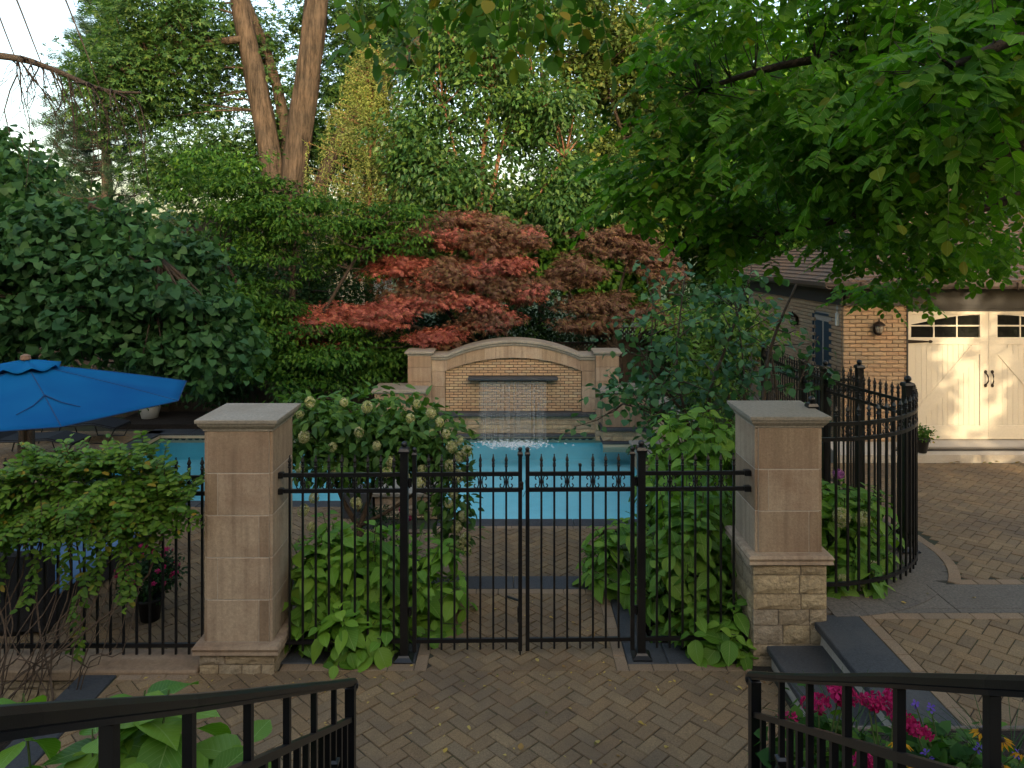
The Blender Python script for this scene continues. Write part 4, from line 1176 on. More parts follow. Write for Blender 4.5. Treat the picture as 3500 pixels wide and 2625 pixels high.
# coach lamps
def lamp(cx, cy, cz, side, lab):
    t = thing("coach_lamp", lab, "lamp", (cx, cy, cz), "coach lamps")
    dx, dy = (0, -1) if side == 'f' else (-1, 0)
    X_, Y_ = cx + dx * .10, cy + dy * .10
    pl = MB()
    n_ = 14; ring = []
    for yy in (0.0, 0.02):
        for i in range(n_):
            a = 2 * PI * i / n_
            u, w_ = .055 * math.cos(a), .085 * math.sin(a)
            ring.append((cx + (u if side == 'f' else dx * yy), cy + (u if side != 'f' else dy * yy), cz - .03 + w_))
    pl.add(ring, [tuple(range(n_)), tuple(range(2 * n_ - 1, n_ - 1, -1))] + [(i, (i + 1) % n_, n_ + (i + 1) % n_, n_ + i) for i in range(n_)])
    pl.build("back_plate", M['bronze'], t)
    MB().tube([(cx + dx * .01, cy + dy * .01, cz - .06), (cx + dx * .06, cy + dy * .06, cz - .12), (X_, Y_, cz - .10)], .010, 8).build("arm", M['bronze'], t)
    MB().lathe([(.01, -.115), (.035, -.10), (.045, -.085), (.04, -.075)], X_, Y_, 12, cz).build("lamp_base", M['bronze'], t, True)
    MB().lathe([(.038, -.075), (.058, -.02), (.066, .05), (.062, .055)], X_, Y_, 14, cz).build("glass", M['lampglass'], t, True)
    MB().lathe([(.095, .05), (.098, .058), (.085, .075), (.06, .10), (.03, .118), (.012, .125), (.016, .135), (.008, .15), (.002, .158)], X_, Y_, 16, cz).build("lamp_roof", M['bronze'], t, True)
    cg = MB()
    for i in range(6):
        a = 2 * PI * i / 6 + .3
        cg.tube([(X_ + r_ * math.cos(a), Y_ + r_ * math.sin(a), cz + z_) for r_, z_ in ((.042, -.08), (.062, -.02), (.070, .05))], .004, 5)
    cg.build("cage", M['bronze'], t)
lamp(6.13, GY - .02, 2.32, 'f', "bronze coach lamp on the brick pier left of the cream garage door")
lamp(GX - .02, 14.3, 2.29, 's', "bronze coach lamp on the shaded side wall of the garage, past the blue door")

# ------------------------------------------------------------------ wooden fence behind the pool
wf = thing("wooden_fence", "dark weathered board fence with lattice top behind the fountain wall", "fence", (-3, 18.6, -0.6))
q = random.Random(21)
tops = {0: (-13.2, 1.15), 1: (-11.0, 1.15), 2: (-8.8, 1.2), 3: (-6.6, 1.2), 4: (-4.4, 1.2), 5: (-2.1, 1.28), 6: (0.05, 1.30), 7: (2.16, 1.68), 8: (4.3, 1.68)}
FYY = 18.6
lat_a = {}
for i in range(8):
    xa, za = tops[i]; xb = tops[i + 1][0]
    zt = tops[i][1] if i < 7 else 1.68
    MB().bbox(xa - .055, xa + .055, FYY - .05, FYY + .06, -.6, zt + .09, .01).build("post", M['fencewood'], wf)
    MB().box(xa + .05, xb - .05, FYY - .03, FYY + .03, zt - .30 - .04, zt - .30).box(xa + .05, xb - .05, FYY - .035, FYY + .035, zt - .03, zt + .01).build("fence_rail", M['fencewood'], wf)
    x_ = xa + .06
    while x_ < xb - .08:
        w_ = min(.138, xb - .06 - x_)
        MB().bbox(x_, x_ + w_ - .004, FYY - .012 + q.uniform(-.004, .004), FYY + .012, -.6, zt - .34, .004).build("board", M['fencewood'], wf)
        x_ += .138
    lw = .27
    for sg, yy in ((1, FYY - .012), (-1, FYY + .004)):
        x_ = xa - lw + .06
        while x_ < xb - .06:
            p0, p1 = (x_, zt - .30), (x_ + lw, zt - .03)
            t0 = max(0, (xa + .05 - p0[0]) / lw); t1 = min(1, (xb - .05 - p0[0]) / lw)
            if t1 - t0 > .1:
                f = lambda t: (p0[0] + lw * t, (p0[1] + lw * t) if sg > 0 else (p1[1] - lw * t))
                A, B_ = f(t0), f(t1)
                nx, nz = (-.707 * .018, .707 * .018) if sg > 0 else (.707 * .018, .707 * .018)
                pts = [(A[0] - nx, A[1] - nz), (B_[0] - nx, B_[1] - nz), (B_[0] + nx, B_[1] + nz), (A[0] + nx, A[1] + nz)]
                if sg > 0: pts = [pts[0], pts[1], pts[2], pts[3]]
                MB().ext(pts, yy, yy + .008).build("lattice_slat", M['fencewood'], wf)
            x_ += .105

# ------------------------------------------------------------------ stairs, railings, beds near the camera
stp = struct(link("entry_stairs", None, None, (0.2, 3, 0)))
for i in range(12):
    z1 = 0.17 * (i + 1); y1 = 4.62 - 0.30 * i
    MB().bbox(-.74, 1.16, y1 - .32, y1, -.02 if i == 0 else z1 - .17, z1 - .04, .003).build("riser", M['limestone'], stp)
    MB().bbox(-.76, 1.18, y1 - .34, y1 + .025, z1 - .04, z1, .008).build("tread", M['bluestone'], stp)
struct(MB().box(-2.5, 3, -3.98, 1.0, -.2, 2.05).build("porch_floor", M['limestone']))
def railing(pts_top, endpost, lab, n_long, sgn):
    """handrail following pts (y, x, z of rail underside)"""
    t = thing("stair_railing", lab, "railing", (endpost[0], endpost[1], 0), "stair railings")
    f = lambda y: (np.interp(y, [p[0] for p in pts_top], [p[1] for p in pts_top]), np.interp(y, [p[0] for p in pts_top], [p[2] for p in pts_top]))
    ys = [endpost[1] + .06] + [endpost[1] - k * .25 for k in range(0, 20) if endpost[1] - k * .25 > 0.15]
    hr = MB()
    prof_ = [(-.020, 0), (.020, 0), (.022, .012), (.029, .016), (.029, .034), (.020, .045), (-.020, .045), (-.029, .034), (-.029, .016), (-.022, .012)]
    vs = []
    for y in ys:
        x_, z_ = f(y)
        for o, h in prof_: vs.append((x_ + o, y, z_ + h))
    k = len(prof_)
    fs = []
    for i in range(len(ys) - 1):
        for j in range(k): fs.append((i * k + j, (i + 1) * k + j, (i + 1) * k + (j + 1) % k, i * k + (j + 1) % k))
    fs += [tuple(range(k - 1, -1, -1)), tuple((len(ys) - 1) * k + j for j in range(k))]
    hr.add(vs, fs)
    ex_, ez_ = f(endpost[1])
    hr.build("handrail", M['iron'], t)
    sc_ = MB()
    yy = endpost[1] + .066; zz = f(yy)[1]
    sc_.tube([(ex_ - .024, yy, zz - .002), (ex_ + .024, yy, zz - .002)], .026, 14)
    sc_.tube([(ex_ - .030, yy, zz - .002), (ex_ + .030, yy, zz - .002)], .014, 12)
    sc_.build("rail_scroll", M['iron'], t)
    zb = 0.10
    MB().bbox(ex_ - .0275, ex_ + .0275, endpost[1] - .0275, endpost[1] + .0275, zb, ez_, .003).build("end_post", M['iron'], t)
    dz = .195
    for off in (dz, .86):
        MB().sweep([(f(y)[0], y, f(y)[1] - off) for y in ys[1:]], .030, .030).build("lower_rail", M['iron'], t)
    i = 0; y = endpost[1] - .165
    while y > 0.3:
        x_, z_ = f(y)
        top_ = z_ + .004 if i % 3 == 2 else z_ - dz
        MB().box(x_ - .0125, x_ + .0125, y - .0125, y + .0125, z_ - .87, top_).build("baluster", M['iron'], t)
        if i % 3 == 2: MB().rings([(.014, .014, z_ - .46), (.026, .026, z_ - .45), (.026, .026, z_ - .435), (.016, .016, z_ - .42), (.016, .016, z_ - .40), (.026, .026, z_ - .385), (.026, .026, z_ - .37), (.014, .014, z_ - .36)], x_, y).build("baluster_collar", M['iron'], t)
        i += 1; y -= .165 if i % 3 else .165
    return t
railing([(0.1, 1.00, 3.49), (1.53, 1.03, 2.68), (2.10, 1.10, 2.357), (2.79, 1.208, 1.956), (3.59, 1.31, 1.498), (4.15, 1.345, 1.185)], (1.34, 4.06), "black metal stair railing with scroll end beside the pink geraniums", 4, 1)
railing([(0.1, -.62, 3.46), (1.12, -.69, 2.877), (1.81, -.798, 2.47), (3.83, -.93, 1.32), (4.35, -.955, 1.03)], (-.948, 4.27), "black metal stair railing with scroll end beside the large-leaved foreground hydrangea", 4, -1)
struct(MB().box(-3.3, -1.0, 1.0, 4.3, -.5, .35).build("planting_bed", M['soil']))
struct(MB().box(1.46, 2.19, 1.0, 4.3, -.5, .62).box(2.19, 5.0, 1.0, 4.90, -.5, .40).build("planting_bed", M['soil']))
slab(2.2, 5.0, 4.90, 4.93, -.2, .42, "bed_kerb", sp, 'concrete')

# house behind the camera (casts the evening shade) and the neighbour beyond the trees
hs = thing("house", "tall pale stone house rising behind the entry stairs", "house", (-5, -3, -0.6))
MB().box(-24, 11.5, -13, -4.0, -.6, 7.0).build("wall", M['houselime'], hs)
MB().add([(-24.5, -13.5, 7.0), (11.6, -13.5, 7.0), (11.6, -3.6, 7.0), (-24.5, -3.6, 7.0), (-20, -8.5, 10.2), (7.4, -8.5, 10.2)], [(0, 1, 5, 4), (2, 3, 4, 5), (1, 2, 5), (3, 0, 4), (0, 3, 2, 1)]).build("roof", M['shingle'], hs)
for x_ in (-14, -9, -4, 5): MB().box(x_, x_ + 1.2, -4.015, -3.99, 3.0, 5.0).build("window", M['pane'], hs)
nh = thing("neighbour_house", "pale sided house with grey roof glimpsed between the trunks beyond the trees", "house", (-9, 33, -0.6))
for i in range(24):
    MB().bbox(-14, -6.2, 31.0 - .0, 31.06, -.6 + i * .2, -.6 + (i + 1) * .2 - .005, .01).build("siding_board", M['siding'], nh)
MB().box(-13.9, -6.3, 31.05, 38, -.6, 4.2).build("wall", M['siding'], nh)
MB().ext([(-14.6, 4.1), (-5.6, 4.1), (-10.1, 6.6)], 30.6, 38.4).build("roof", M['trim'], nh)
for x_ in (-12.5, -9.2): MB().box(x_, x_ + .9, 30.98, 31.0, 1.2, 2.6).build("window", M['pane'], nh)

# ------------------------------------------------------------------ umbrella and terrace furniture
um = thing("patio_umbrella", "large blue canvas patio umbrella with wooden finial on the pool terrace", "umbrella", (-5.47, 8.2, TZ))
AX, AY, AZ = -5.47, 8.2, 2.36
Rr = 1.74
def canopy_pt(a, f):
    k = 8
    seg = (a / (2 * PI) * k) % 1
    sag = 1 - .055 * math.sin(PI * seg) * f - .0
    r_ = Rr * f * (math.cos(PI / k) / math.cos((seg - .5) * 2 * PI / k))
    z_ = AZ - .36 * f - .05 * f * f - .045 * math.sin(PI * seg) * math.sin(PI * min(1, f))
    return (AX + r_ * math.cos(a + A0), AY + r_ * math.sin(a + A0), z_)
A0 = R(-2)
cn = MB(); nr, na = 14, 64
vs = []
for i in range(nr + 1):
    f = .04 + .96 * i / nr
    for j in range(na): vs.append(canopy_pt(2 * PI * j / na, f))
fs = []
for i in range(nr):
    for j in range(na): fs.append((i * na + j, (i + 1) * na + j, (i + 1) * na + (j + 1) % na, i * na + (j + 1) % na))
cn.add(vs, fs)
c_o = cn.build("canopy", M['canvas'], um, True)
sm = c_o.modifiers.new("thick", 'SOLIDIFY'); sm.thickness = .004
vt = MB(); vs = []
for i in range(5):
    f = .03 + .17 * i / 4
    for j in range(48):
        x_, y_, z_ = canopy_pt(2 * PI * j / 48, f); vs.append((x_, y_, z_ + .045 + .012 * math.cos(8 * 2 * PI * j / 48) * i / 4))
vt.add(vs, [(i * 48 + j, (i + 1) * 48 + j, (i + 1) * 48 + (j + 1) % 48, i * 48 + (j + 1) % 48) for i in range(4) for j in range(48)] + [tuple(range(47, -1, -1))])
v_o = vt.build("vent_flap", M['canvas'], um, True); sm = v_o.modifiers.new("thick", 'SOLIDIFY'); sm.thickness = .004
hem = MB()
for s in range(8):
    hem.tube([canopy_pt(2 * PI * s / 8, f) for f in (.06, .3, .55, .8, 1.0)], .006, 5)
    hem.tube([canopy_pt(2 * PI * (s + k / 6) / 8, 1.0) for k in range(7)], .006, 5)
hem.build("seam_piping", M['canvasedge'], um)
# pocket flap sewn on one rib
fl = MB()
ribA = 2 * PI * 7 / 8
apx = canopy_pt(ribA, .58)
for da in (-.22, .20):
    fl.tube([(p[0], p[1], p[2] + .012) for p in (apx, canopy_pt(ribA + da * .5, .70), canopy_pt(ribA + da, .80))], [.009, .006, .004], 5)
fl.build("pocket_flap", M['canvasedge'], um)
MB().tube([(AX, AY, TZ), (AX, AY, AZ + .02)], .022, 10).build("pole", M['finial'], um)
MB().lathe([(.03, 0), (.055, .02), (.05, .045), (.05, .06), (.02, .075)], AX, AY, 12, AZ + .025).build("finial", M['finial'], um)
MB().lathe([(.28, 0), (.28, .05), (.06, .07), (.04, .25)], AX, AY, 16, TZ).build("base", M['iron'], um)
for s in range(8): MB().tube([(AX, AY, AZ - .55), tuple(Vector(canopy_pt(2 * PI * s / 8, .55)) - Vector((0, 0, .02)))], .009, 5).build("rib", M['finial'], um)

# wicker sofa with blue cushions
so = thing("wicker_sofa", "dark wicker garden sofa with blue cushions behind the vine fence", "sofa", (-5.7, 9, TZ))
slab(-6.45, -5.05, 7.93, 8.06, TZ + .03, TZ + .88, "arm", so, 'wicker', .02); slab(-6.45, -5.05, 10.0, 10.12, TZ + .03, TZ + .88, "arm", so, 'wicker', .02)
slab(-6.45, -6.3, 8.06, 10.0, TZ + .03, TZ + .92, "back", so, 'wicker', .02); slab(-6.3, -5.08, 8.06, 10.0, TZ + .05, TZ + .34, "seat_frame", so, 'wicker', .02)
for i in range(2):
    a = 8.08 + i * .96
    slab(-6.28, -5.02, a, a + .94, TZ + .345, TZ + .51, "seat_cushion", so, 'cushion', .045)
    slab(-6.28, -6.03, a + .02, a + .92, TZ + .515, TZ + .98, "back_cushion", so, 'cushion', .06)
slab(-5.95, -5.30, 8.09, 8.27, TZ + .515, TZ + .86, "side_cushion", so, 'cushion', .05)
for x_, y_ in ((-6.4, 7.98), (-5.12, 7.98), (-6.4, 10.06), (-5.12, 10.06)): MB().box(x_ - .03, x_ + .03, y_ - .03, y_ + .03, TZ, TZ + .035).build("foot", M['iron'], so)

def lounger(cx, cy, lab):
    t = thing("sun_lounger", lab, "lounger", (cx, cy, TZ), "black loungers by the pool")
    prof_ = [(-.95, .62), (-.55, .36), (-.1, .36), (.45, .40), (.95, .30)]
    mb = MB(); vs = []
    for x_, z_ in prof_:
        vs += [(cx + x_, cy - .32, TZ + z_), (cx + x_, cy + .32, TZ + z_), (cx + x_, cy - .32, TZ + z_ + .05), (cx + x_, cy + .32, TZ + z_ + .05)]
    fs = []
    for i in range(len(prof_) - 1):
        k = i * 4
        fs += [(k, k + 1, k + 5, k + 4), (k + 2, k + 6, k + 7, k + 3), (k, k + 4, k + 6, k + 2), (k + 1, k + 3, k + 7, k + 5)]
    fs += [(0, 2, 3, 1), (16, 17, 19, 18)]
    mb.add(vs, fs).build("sling", M['sling'], t)
    for s in (-1, 1):
        MB().tube([(cx + x_, cy + s * .34, TZ + z_ + .02) for x_, z_ in prof_], .016, 7).build("side_rail", M['iron'], t)
        MB().tube([(cx + .95, cy + s * .34, TZ + .32), (cx + .80, cy + s * .34, TZ + .01), (cx + .2, cy + s * .34, TZ + .02), (cx + .1, cy + s * .34, TZ + .36)], .014, 7).build("leg", M['iron'], t)
        MB().tube([(cx - .6, cy + s * .34, TZ + .38), (cx - .7, cy + s * .34, TZ + .01)], .014, 7).build("leg", M['iron'], t)
lounger(-9.6, 16.2, "black sling sun lounger at the pool corner, nearest the wooden fence")
lounger(-9.75, 14.9, "black sling sun lounger under the blue umbrella edge, second from the wooden fence")
# ------------------------------------------------------------------ foliage toolkit
def tri(fs):
    out = []
    for f in fs:
        for i in range(1, len(f) - 1): out.append((f[0], f[i], f[i + 1]))
    return np.array(out, dtype=np.int32)

def T_ovate(wid=0.36, fold=0.10, curl=0.22, heart=False):
    us = [0.0, .22, .48, .75, 1.0]; ws = [0.0, .82, 1.0, .62, 0.0]
    if heart: us = [0.06, .12, .42, .75, 1.0]; ws = [0.0, 1.05, 1.0, .52, 0.0]
    v = []; uv = []
    for u, w in zip(us, ws):
        z = -curl * u * u
        if w == 0: v.append((u, 0, z)); uv.append((u, 0))
        else:
            for s in (-1, 0, 1):
                uu = u - (0.14 if heart and s and u < .2 else 0)
                v.append((uu, s * w * wid, z + abs(s) * fold * w)); uv.append((u, s * w * .5))
    f = [(0, 1, 2), (0, 2, 3), (1, 4, 5, 2), (2, 5, 6, 3), (4, 7, 8, 5), (5, 8, 9, 6), (7, 10, 8), (8, 10, 9)]
    return np.array(v, float), tri(f), np.array(uv, float)
def T_leaf(wid=0.38, fold=0.07, curl=0.2, shape=0.85, rnd_=0.62, n=7, wav=0.0):
    us = [0.0] + [0.5 - 0.5 * math.cos(PI * (k + 1) / (n + 1)) for k in range(n)] + [1.0]
    v = []; uv = []
    for k, u in enumerate(us):
        z = -curl * u * u
        if k in (0, n + 1): v.append((u, 0, z)); uv.append((u, 0)); continue
        w = math.sin(PI * u ** shape) ** rnd_
        if u > .82: w *= .80
        for s_ in (-1, 0, 1): v.append((u, s_ * w * wid, z + abs(s_) * (fold * w + wav * math.sin(9 * u + s_)))); uv.append((u, s_ * w * .5))
    f = [(0, 1, 2), (0, 2, 3)]
    for k in range(n - 1):
        a_ = 1 + 3 * k; f += [(a_, a_ + 3, a_ + 4, a_ + 1), (a_ + 1, a_ + 4, a_ + 5, a_ + 2)]
    a_ = 1 + 3 * (n - 1); e = a_ + 3
    f += [(a_, e, a_ + 1), (a_ + 1, e, a_ + 2)]
    return np.array(v, float), tri(f), np.array(uv, float)
def T_diam(wid=0.3, fold=0.1, curl=0.15):
    return np.array([(0, 0, 0), (.42, -wid, fold), (1, 0, -curl), (.42, wid, fold)], float), tri([(0, 1, 2), (0, 2, 3)]), None
def T_star(n, spread, wid=0.11, length=None):
    v = [(0.12, 0, 0)]; f = []
    for i in range(n):
        t = i / (n - 1) * 2 - 1
        a = t * spread
        l = (1 - .42 * abs(t) ** 1.4) * 0.9
        c, s = math.cos(a), math.sin(a)
        k = len(v)
        v += [(0.12 + s * wid * 1.3, -c * wid * 1.3, .03), (0.12 + c * l, s * l, -.10), (0.12 + c * l * .5 - s * wid * 1.5, s * l * .5 + c * wid * 1.5, .02)]
        f += [(k, k + 1, k + 2)]
    return np.array(v, float), tri(f), None

def frames(axis, nrm):
    a = axis / np.maximum(np.linalg.norm(axis, axis=1, keepdims=True), 1e-9)
    n = nrm - a * np.sum(a * nrm, axis=1, keepdims=True)
    n /= np.maximum(np.linalg.norm(n, axis=1, keepdims=True), 1e-9)
    b = np.cross(n, a)
    return a, b, n

def leaves(name, tmpl, pos, axis, nrm, size, mat, parent, kind_stuff=False, wj=0.15):
    tv, tf, tuv = tmpl
    n = len(pos)
    a, b, c = frames(axis, nrm)
    s = size.reshape(-1, 1, 1)
    w = (1 + rng.uniform(-wj, wj, n)).reshape(-1, 1, 1)
    V = pos[:, None, :] + s * (tv[None, :, 0:1] * a[:, None, :] + tv[None, :, 1:2] * w * b[:, None, :] + tv[None, :, 2:3] * c[:, None, :])
    k = len(tv)
    F = (tf[None, :, :] + (np.arange(n) * k)[:, None, None]).reshape(-1, 3)
    L = np.array(wloc(parent)) if parent is not None else np.zeros(3)
    uv = None if tuv is None else np.tile(tuv, (n, 1))
    me = mesh_np(name, V.reshape(-1, 3) - L, F, mat, uv)
    o = link(name, me, parent, tuple(L))
    if kind_stuff: stuff(o)
    return o

def unit(n):
    v = rng.normal(size=(n, 3)); return v / np.linalg.norm(v, axis=1, keepdims=True)

def ell(c, r, n, p=2.2, top=None):
    """points in an ellipsoid, denser toward its shell"""
    u = unit(n); rad = rng.random(n) ** (1 / p)
    pts = u * rad[:, None] * np.array(r)
    return pts + np.array(c)

def clumps(ells):
    return np.concatenate([ell(e[0], e[1], e[2], e[3] if len(e) > 3 else 2.4) for e in ells])

def clump_leaves(cent, n_per, rad, flat=0.6, droop=0.35, up=0.8, tree_c=None, gauss=True):
    """leaf positions/axes/normals in clumps"""
    K = len(cent)
    off = rng.normal(size=(K, n_per, 3)) * 0.5
    rr = rad * (0.6 + 0.8 * rng.random((K, 1, 1)))
    nm_ = np.linalg.norm(off, axis=2, keepdims=True); off *= np.minimum(1.0, 0.95 / np.maximum(nm_, 1e-6))
    off *= rr
    off[:, :, 2] *= flat
    pos = (cent[:, None, :] + off).reshape(-1, 3)
    out = off.reshape(-1, 3) * np.array([1, 1, .5])
    out /= np.maximum(np.linalg.norm(out, axis=1, keepdims=True), 1e-6)
    ax = out + unit(len(pos)) * 0.7 + np.array([0, 0, -droop])
    nr = unit(len(pos)) * 0.65 + np.array([0, 0, up]) + out * 0.3
    return pos, ax, nr

def branches(mb, start_pts, targets, r0=0.03, r1=0.006, sag=0.0, n=5, seg=4, maxd=None):
    S_ = np.array(start_pts)
    for t_ in targets:
        d2 = np.sum((S_ - t_) ** 2, axis=1) + np.where(S_[:, 2] > t_[2] + 0.2, 6.0, 0)
        s_ = S_[np.argmin(d2)]
        if maxd and np.linalg.norm(s_ - t_) > maxd: continue
        t_ = np.array(t_)
        pts = []
        bend = rng.normal(size=3) * 0.07 * np.linalg.norm(t_ - s_)
        for i in range(seg + 1):
            f = i / seg
            p = s_ + (t_ - s_) * f + bend * math.sin(PI * f)
            p[2] += sag * math.sin(PI * f)
            pts.append(tuple(p))
        mb.tube(pts, [r0 + (r1 - r0) * i / seg for i in range(seg + 1)], n, False)

def interp_path(pts, n):
    pts = np.array(pts, float)
    t = np.linspace(0, len(pts) - 1, n)
    return np.stack([np.interp(t, np.arange(len(pts)), pts[:, i]) for i in range(pts.shape[1])], 1)

def smooth_path(pts, n=14):
    P_ = np.array(pts, float); m_ = len(P_)
    out = []
    for k in range(n):
        t = k / (n - 1) * (m_ - 1); i = min(int(t), m_ - 2); f = t - i
        p0, p1, p2, p3 = P_[max(i - 1, 0)], P_[i], P_[i + 1], P_[min(i + 2, m_ - 1)]
        out.append(0.5 * ((2 * p1) + (-p0 + p2) * f + (2 * p0 - 5 * p1 + 4 * p2 - p3) * f * f + (-p0 + 3 * p1 - 3 * p2 + p3) * f ** 3))
    return np.array(out)

def tree(name, label, base, trunks, ells, n_per, rad, lsize, tmpl, mat, bark, flat=.6, droop=.35, up=.8, group=None, br=0.5, brr=(.035, .008), cat="tree", extra=None, tn=10, keep=None):
    """trunks: list of (path pts [(x,y,z)], r0, r1)"""
    t = thing(name, label, cat, base, group)
    tb = MB(); nodes = []
    for pts, r0, r1 in trunks:
        sp_ = smooth_path(pts, 16)
        tb.tube([tuple(p) for p in sp_], [r0 + (r1 - r0) * i / 15 for i in range(16)], tn, True, 0.10)
        nodes += list(sp_[3:])
    cent = clumps(ells)
    if keep is not None: cent = np.array([c for c in cent if keep(c)])
    k = int(len(cent) * br)
    if k: branches(tb, nodes, cent[:k], brr[0], brr[1])
    tb.build("trunk", M[bark], t, True)
    pos, ax, nr = clump_leaves(cent, n_per, rad, flat, droop, up)
    size = lsize * rng.uniform(.7, 1.25, len(pos))
    leaves("crown", tmpl, pos, ax, nr, size, M[mat], t)
    return t

STAR5 = T_star(5, 1.9, .13); STAR7 = T_star(7, 2.3, .075); DIAM = T_diam(); DIAMN = T_diam(.2, .06, .2)
OV = T_ovate(); HEART = T_ovate(.50, .07, .20, True); OVN = T_ovate(.26, .07, .25)
OV4 = (np.array([(0, 0, 0), (.42, -.26, .06), (.45, 0, -.04), (.42, .26, .06), (1, 0, -.22)], float), tri([(0, 1, 2), (0, 2, 3), (1, 4, 2), (2, 4, 3)]), None)

# ------------------------------------------------------------------ trees beyond the pool
# big silver maple: two leaning stems and side limbs
tree("maple_tree", "tall maple with two massive leaning bark-covered trunks rising beyond the fence", (-7.6, 24, -0.45),
     [([(-7.6, 24, -.5), (-7.5, 24, 2.0), (-7.45, 24, 4.2)], .62, .55),
      ([(-7.55, 24, 3.4), (-7.95, 24, 6.5), (-8.5, 24.1, 9.3), (-9.0, 24.2, 11.6), (-9.6, 24.3, 15)], .40, .25),
      ([(-7.4, 24, 3.6), (-7.1, 23.9, 6.5), (-6.7, 23.8, 9.3), (-6.35, 23.8, 12), (-5.8, 24, 16)], .45, .33),
      ([(-7.35, 24.3, 4.6), (-7.7, 24.8, 7.5), (-8.3, 25, 10.0), (-9.3, 25, 12.6)], .24, .12),
      ([(-7.0, 24.3, 4.2), (-6.0, 24.8, 7.2), (-5.2, 25, 8.6), (-3.4, 25, 10.6), (-1.8, 25, 11.8), (.5, 25, 13.0)], .28, .14),
      ([(-8.8, 24, 10.6), (-10.6, 23.6, 10.2), (-12.6, 23.2, 9.4)], .13, .05)],
     [((-10.4, 24.5, 10.6), (3.6, 2.6, 2.2), 120), ((-12.2, 24, 8.8), (1.9, 2.0, 1.7), 45), ((-9.0, 25.5, 7.4), (2.6, 2.0, 1.7), 75), ((-5.2, 26, 11.2), (3.0, 1.6, 2.0), 80),
      ((-6.0, 26.5, 8.2), (2.2, 1.5, 2.0), 45), ((-2.0, 26, 11.3), (2.6, 1.6, 1.7), 60), ((-10.5, 24.5, 6.2), (2.2, 1.6, 1.0), 40)],
     90, 1.0, .21, STAR5, 'l_silver', 'bark', .7, .4, .8, br=.35, brr=(.05, .012), tn=18, keep=lambda c: not (c[1] < 25.0 and -9.9 < c[0] < -5.4))
# pine: whorled branches with needle tufts
pt = thing("pine_tree", "dark long-needled pine standing behind the bare branch", "tree", (-15.0, 27, -.5))
tb = MB()
tb.tube([(-15.0, 27, -.5), (-15.0, 27, 6), (-15.1, 27, 10), (-15.1, 27, 13.4)], [.24, .19, .11, .03], 9, True, .06)
tips = []
for i in range(130):
    z_ = rng.uniform(4.2, 12.9); a = rng.uniform(0, 2 * PI); f = (13.6 - z_) / 8.5
    l = (0.4 + 2.5 * min(1, f)) * rng.uniform(.7, 1.1)
    p0 = np.array((-15.05, 27, z_)); dv = np.array((math.cos(a), math.sin(a), .16))
    pts = [p0 + dv * l * k / 5 + np.array((0, 0, .30 * l * (k / 5) ** 2 * .6 - .16 * l * math.sin(PI * k / 5))) for k in range(6)]
    tb.tube([tuple(p) for p in pts], [.035, .03, .024, .018, .012, .006], 4, False)
    for k in range(2, 6):
        for _ in range(4):
            tips.append((pts[k] + rng.normal(size=3) * np.array((.24, .24, .10)) * (.5 + .3 * f), dv))
tb.build("trunk", M['darkbark'], pt, True)
pos, ax, nr = [], [], []
for p, dv in tips:
    for _ in range(22):
        u = unit(1)[0]; u[2] = abs(u[2]) * .8 - .1
        pos.append(p + rng.normal(size=3) * .05); ax.append(u + dv * .5); nr.append(unit(1)[0])
NEED = (np.array([(0, -.030, 0), (0, .030, 0), (1, 0, -.05)], float), tri([(0, 1, 2)]), None)
leaves("crown", NEED, np.array(pos), np.array(ax), np.array(nr), rng.uniform(.24, .38, len(pos)), M['needle'], pt)
# weeping golden spruce
sp_t = thing("weeping_spruce", "pale golden weeping spruce catching the evening sun beside the big maple trunks", "tree", (-4.35, 22, -.45))
tb = MB(); tb.tube([(-4.35, 22, -.5), (-4.33, 22, 5), (-4.3, 22, 9.4), (-4.3, 22, 10.3)], [.16, .10, .03, .012], 8, True, .05)
pos, ax, nr = [], [], []
for i in range(250):
    z_ = rng.uniform(3.0, 9.7); f = min(1, (10.1 - z_) / 4.2); a = rng.uniform(0, 2 * PI)
    l = .2 + 1.75 * f * rng.uniform(.6, 1.1)
    p0 = np.array((-4.33, 22, z_)); dv = np.array((math.cos(a), math.sin(a), .12))
    pts = [p0 + dv * l * k / 4 + np.array((0, 0, .12 * l * (k / 4) ** 2)) for k in range(5)]
    tb.tube([tuple(p) for p in pts], [.02, .016, .012, .009, .005], 4, False)
    for k in range(1, 5):
        for s in range(2):
            b0 = pts[k] + rng.normal(size=3) * .06
            hl = rng.uniform(.35, .9) * (.4 + .6 * f)
            n_ = int(hl / .028)
            for j in range(n_):
                pos.append(b0 + np.array((rng.normal() * .015, rng.normal() * .015, -hl * j / n_)))
                ax.append(np.array((rng.normal() * .6, rng.normal() * .6, -.55))); nr.append(unit(1)[0])
    for j in range(26):
        g = j / 26
        pos.append(pts[2] + (pts[4] - pts[2]) * g * 1.15); ax.append(dv * .6 + unit(1)[0] * .8); nr.append(unit(1)[0])
tb.build("trunk", M['redbark'], sp_t, True)
leaves("crown", DIAMN, np.array(pos), np.array(ax), np.array(nr), rng.uniform(.06, .10, len(pos)), M['spruce'], sp_t)
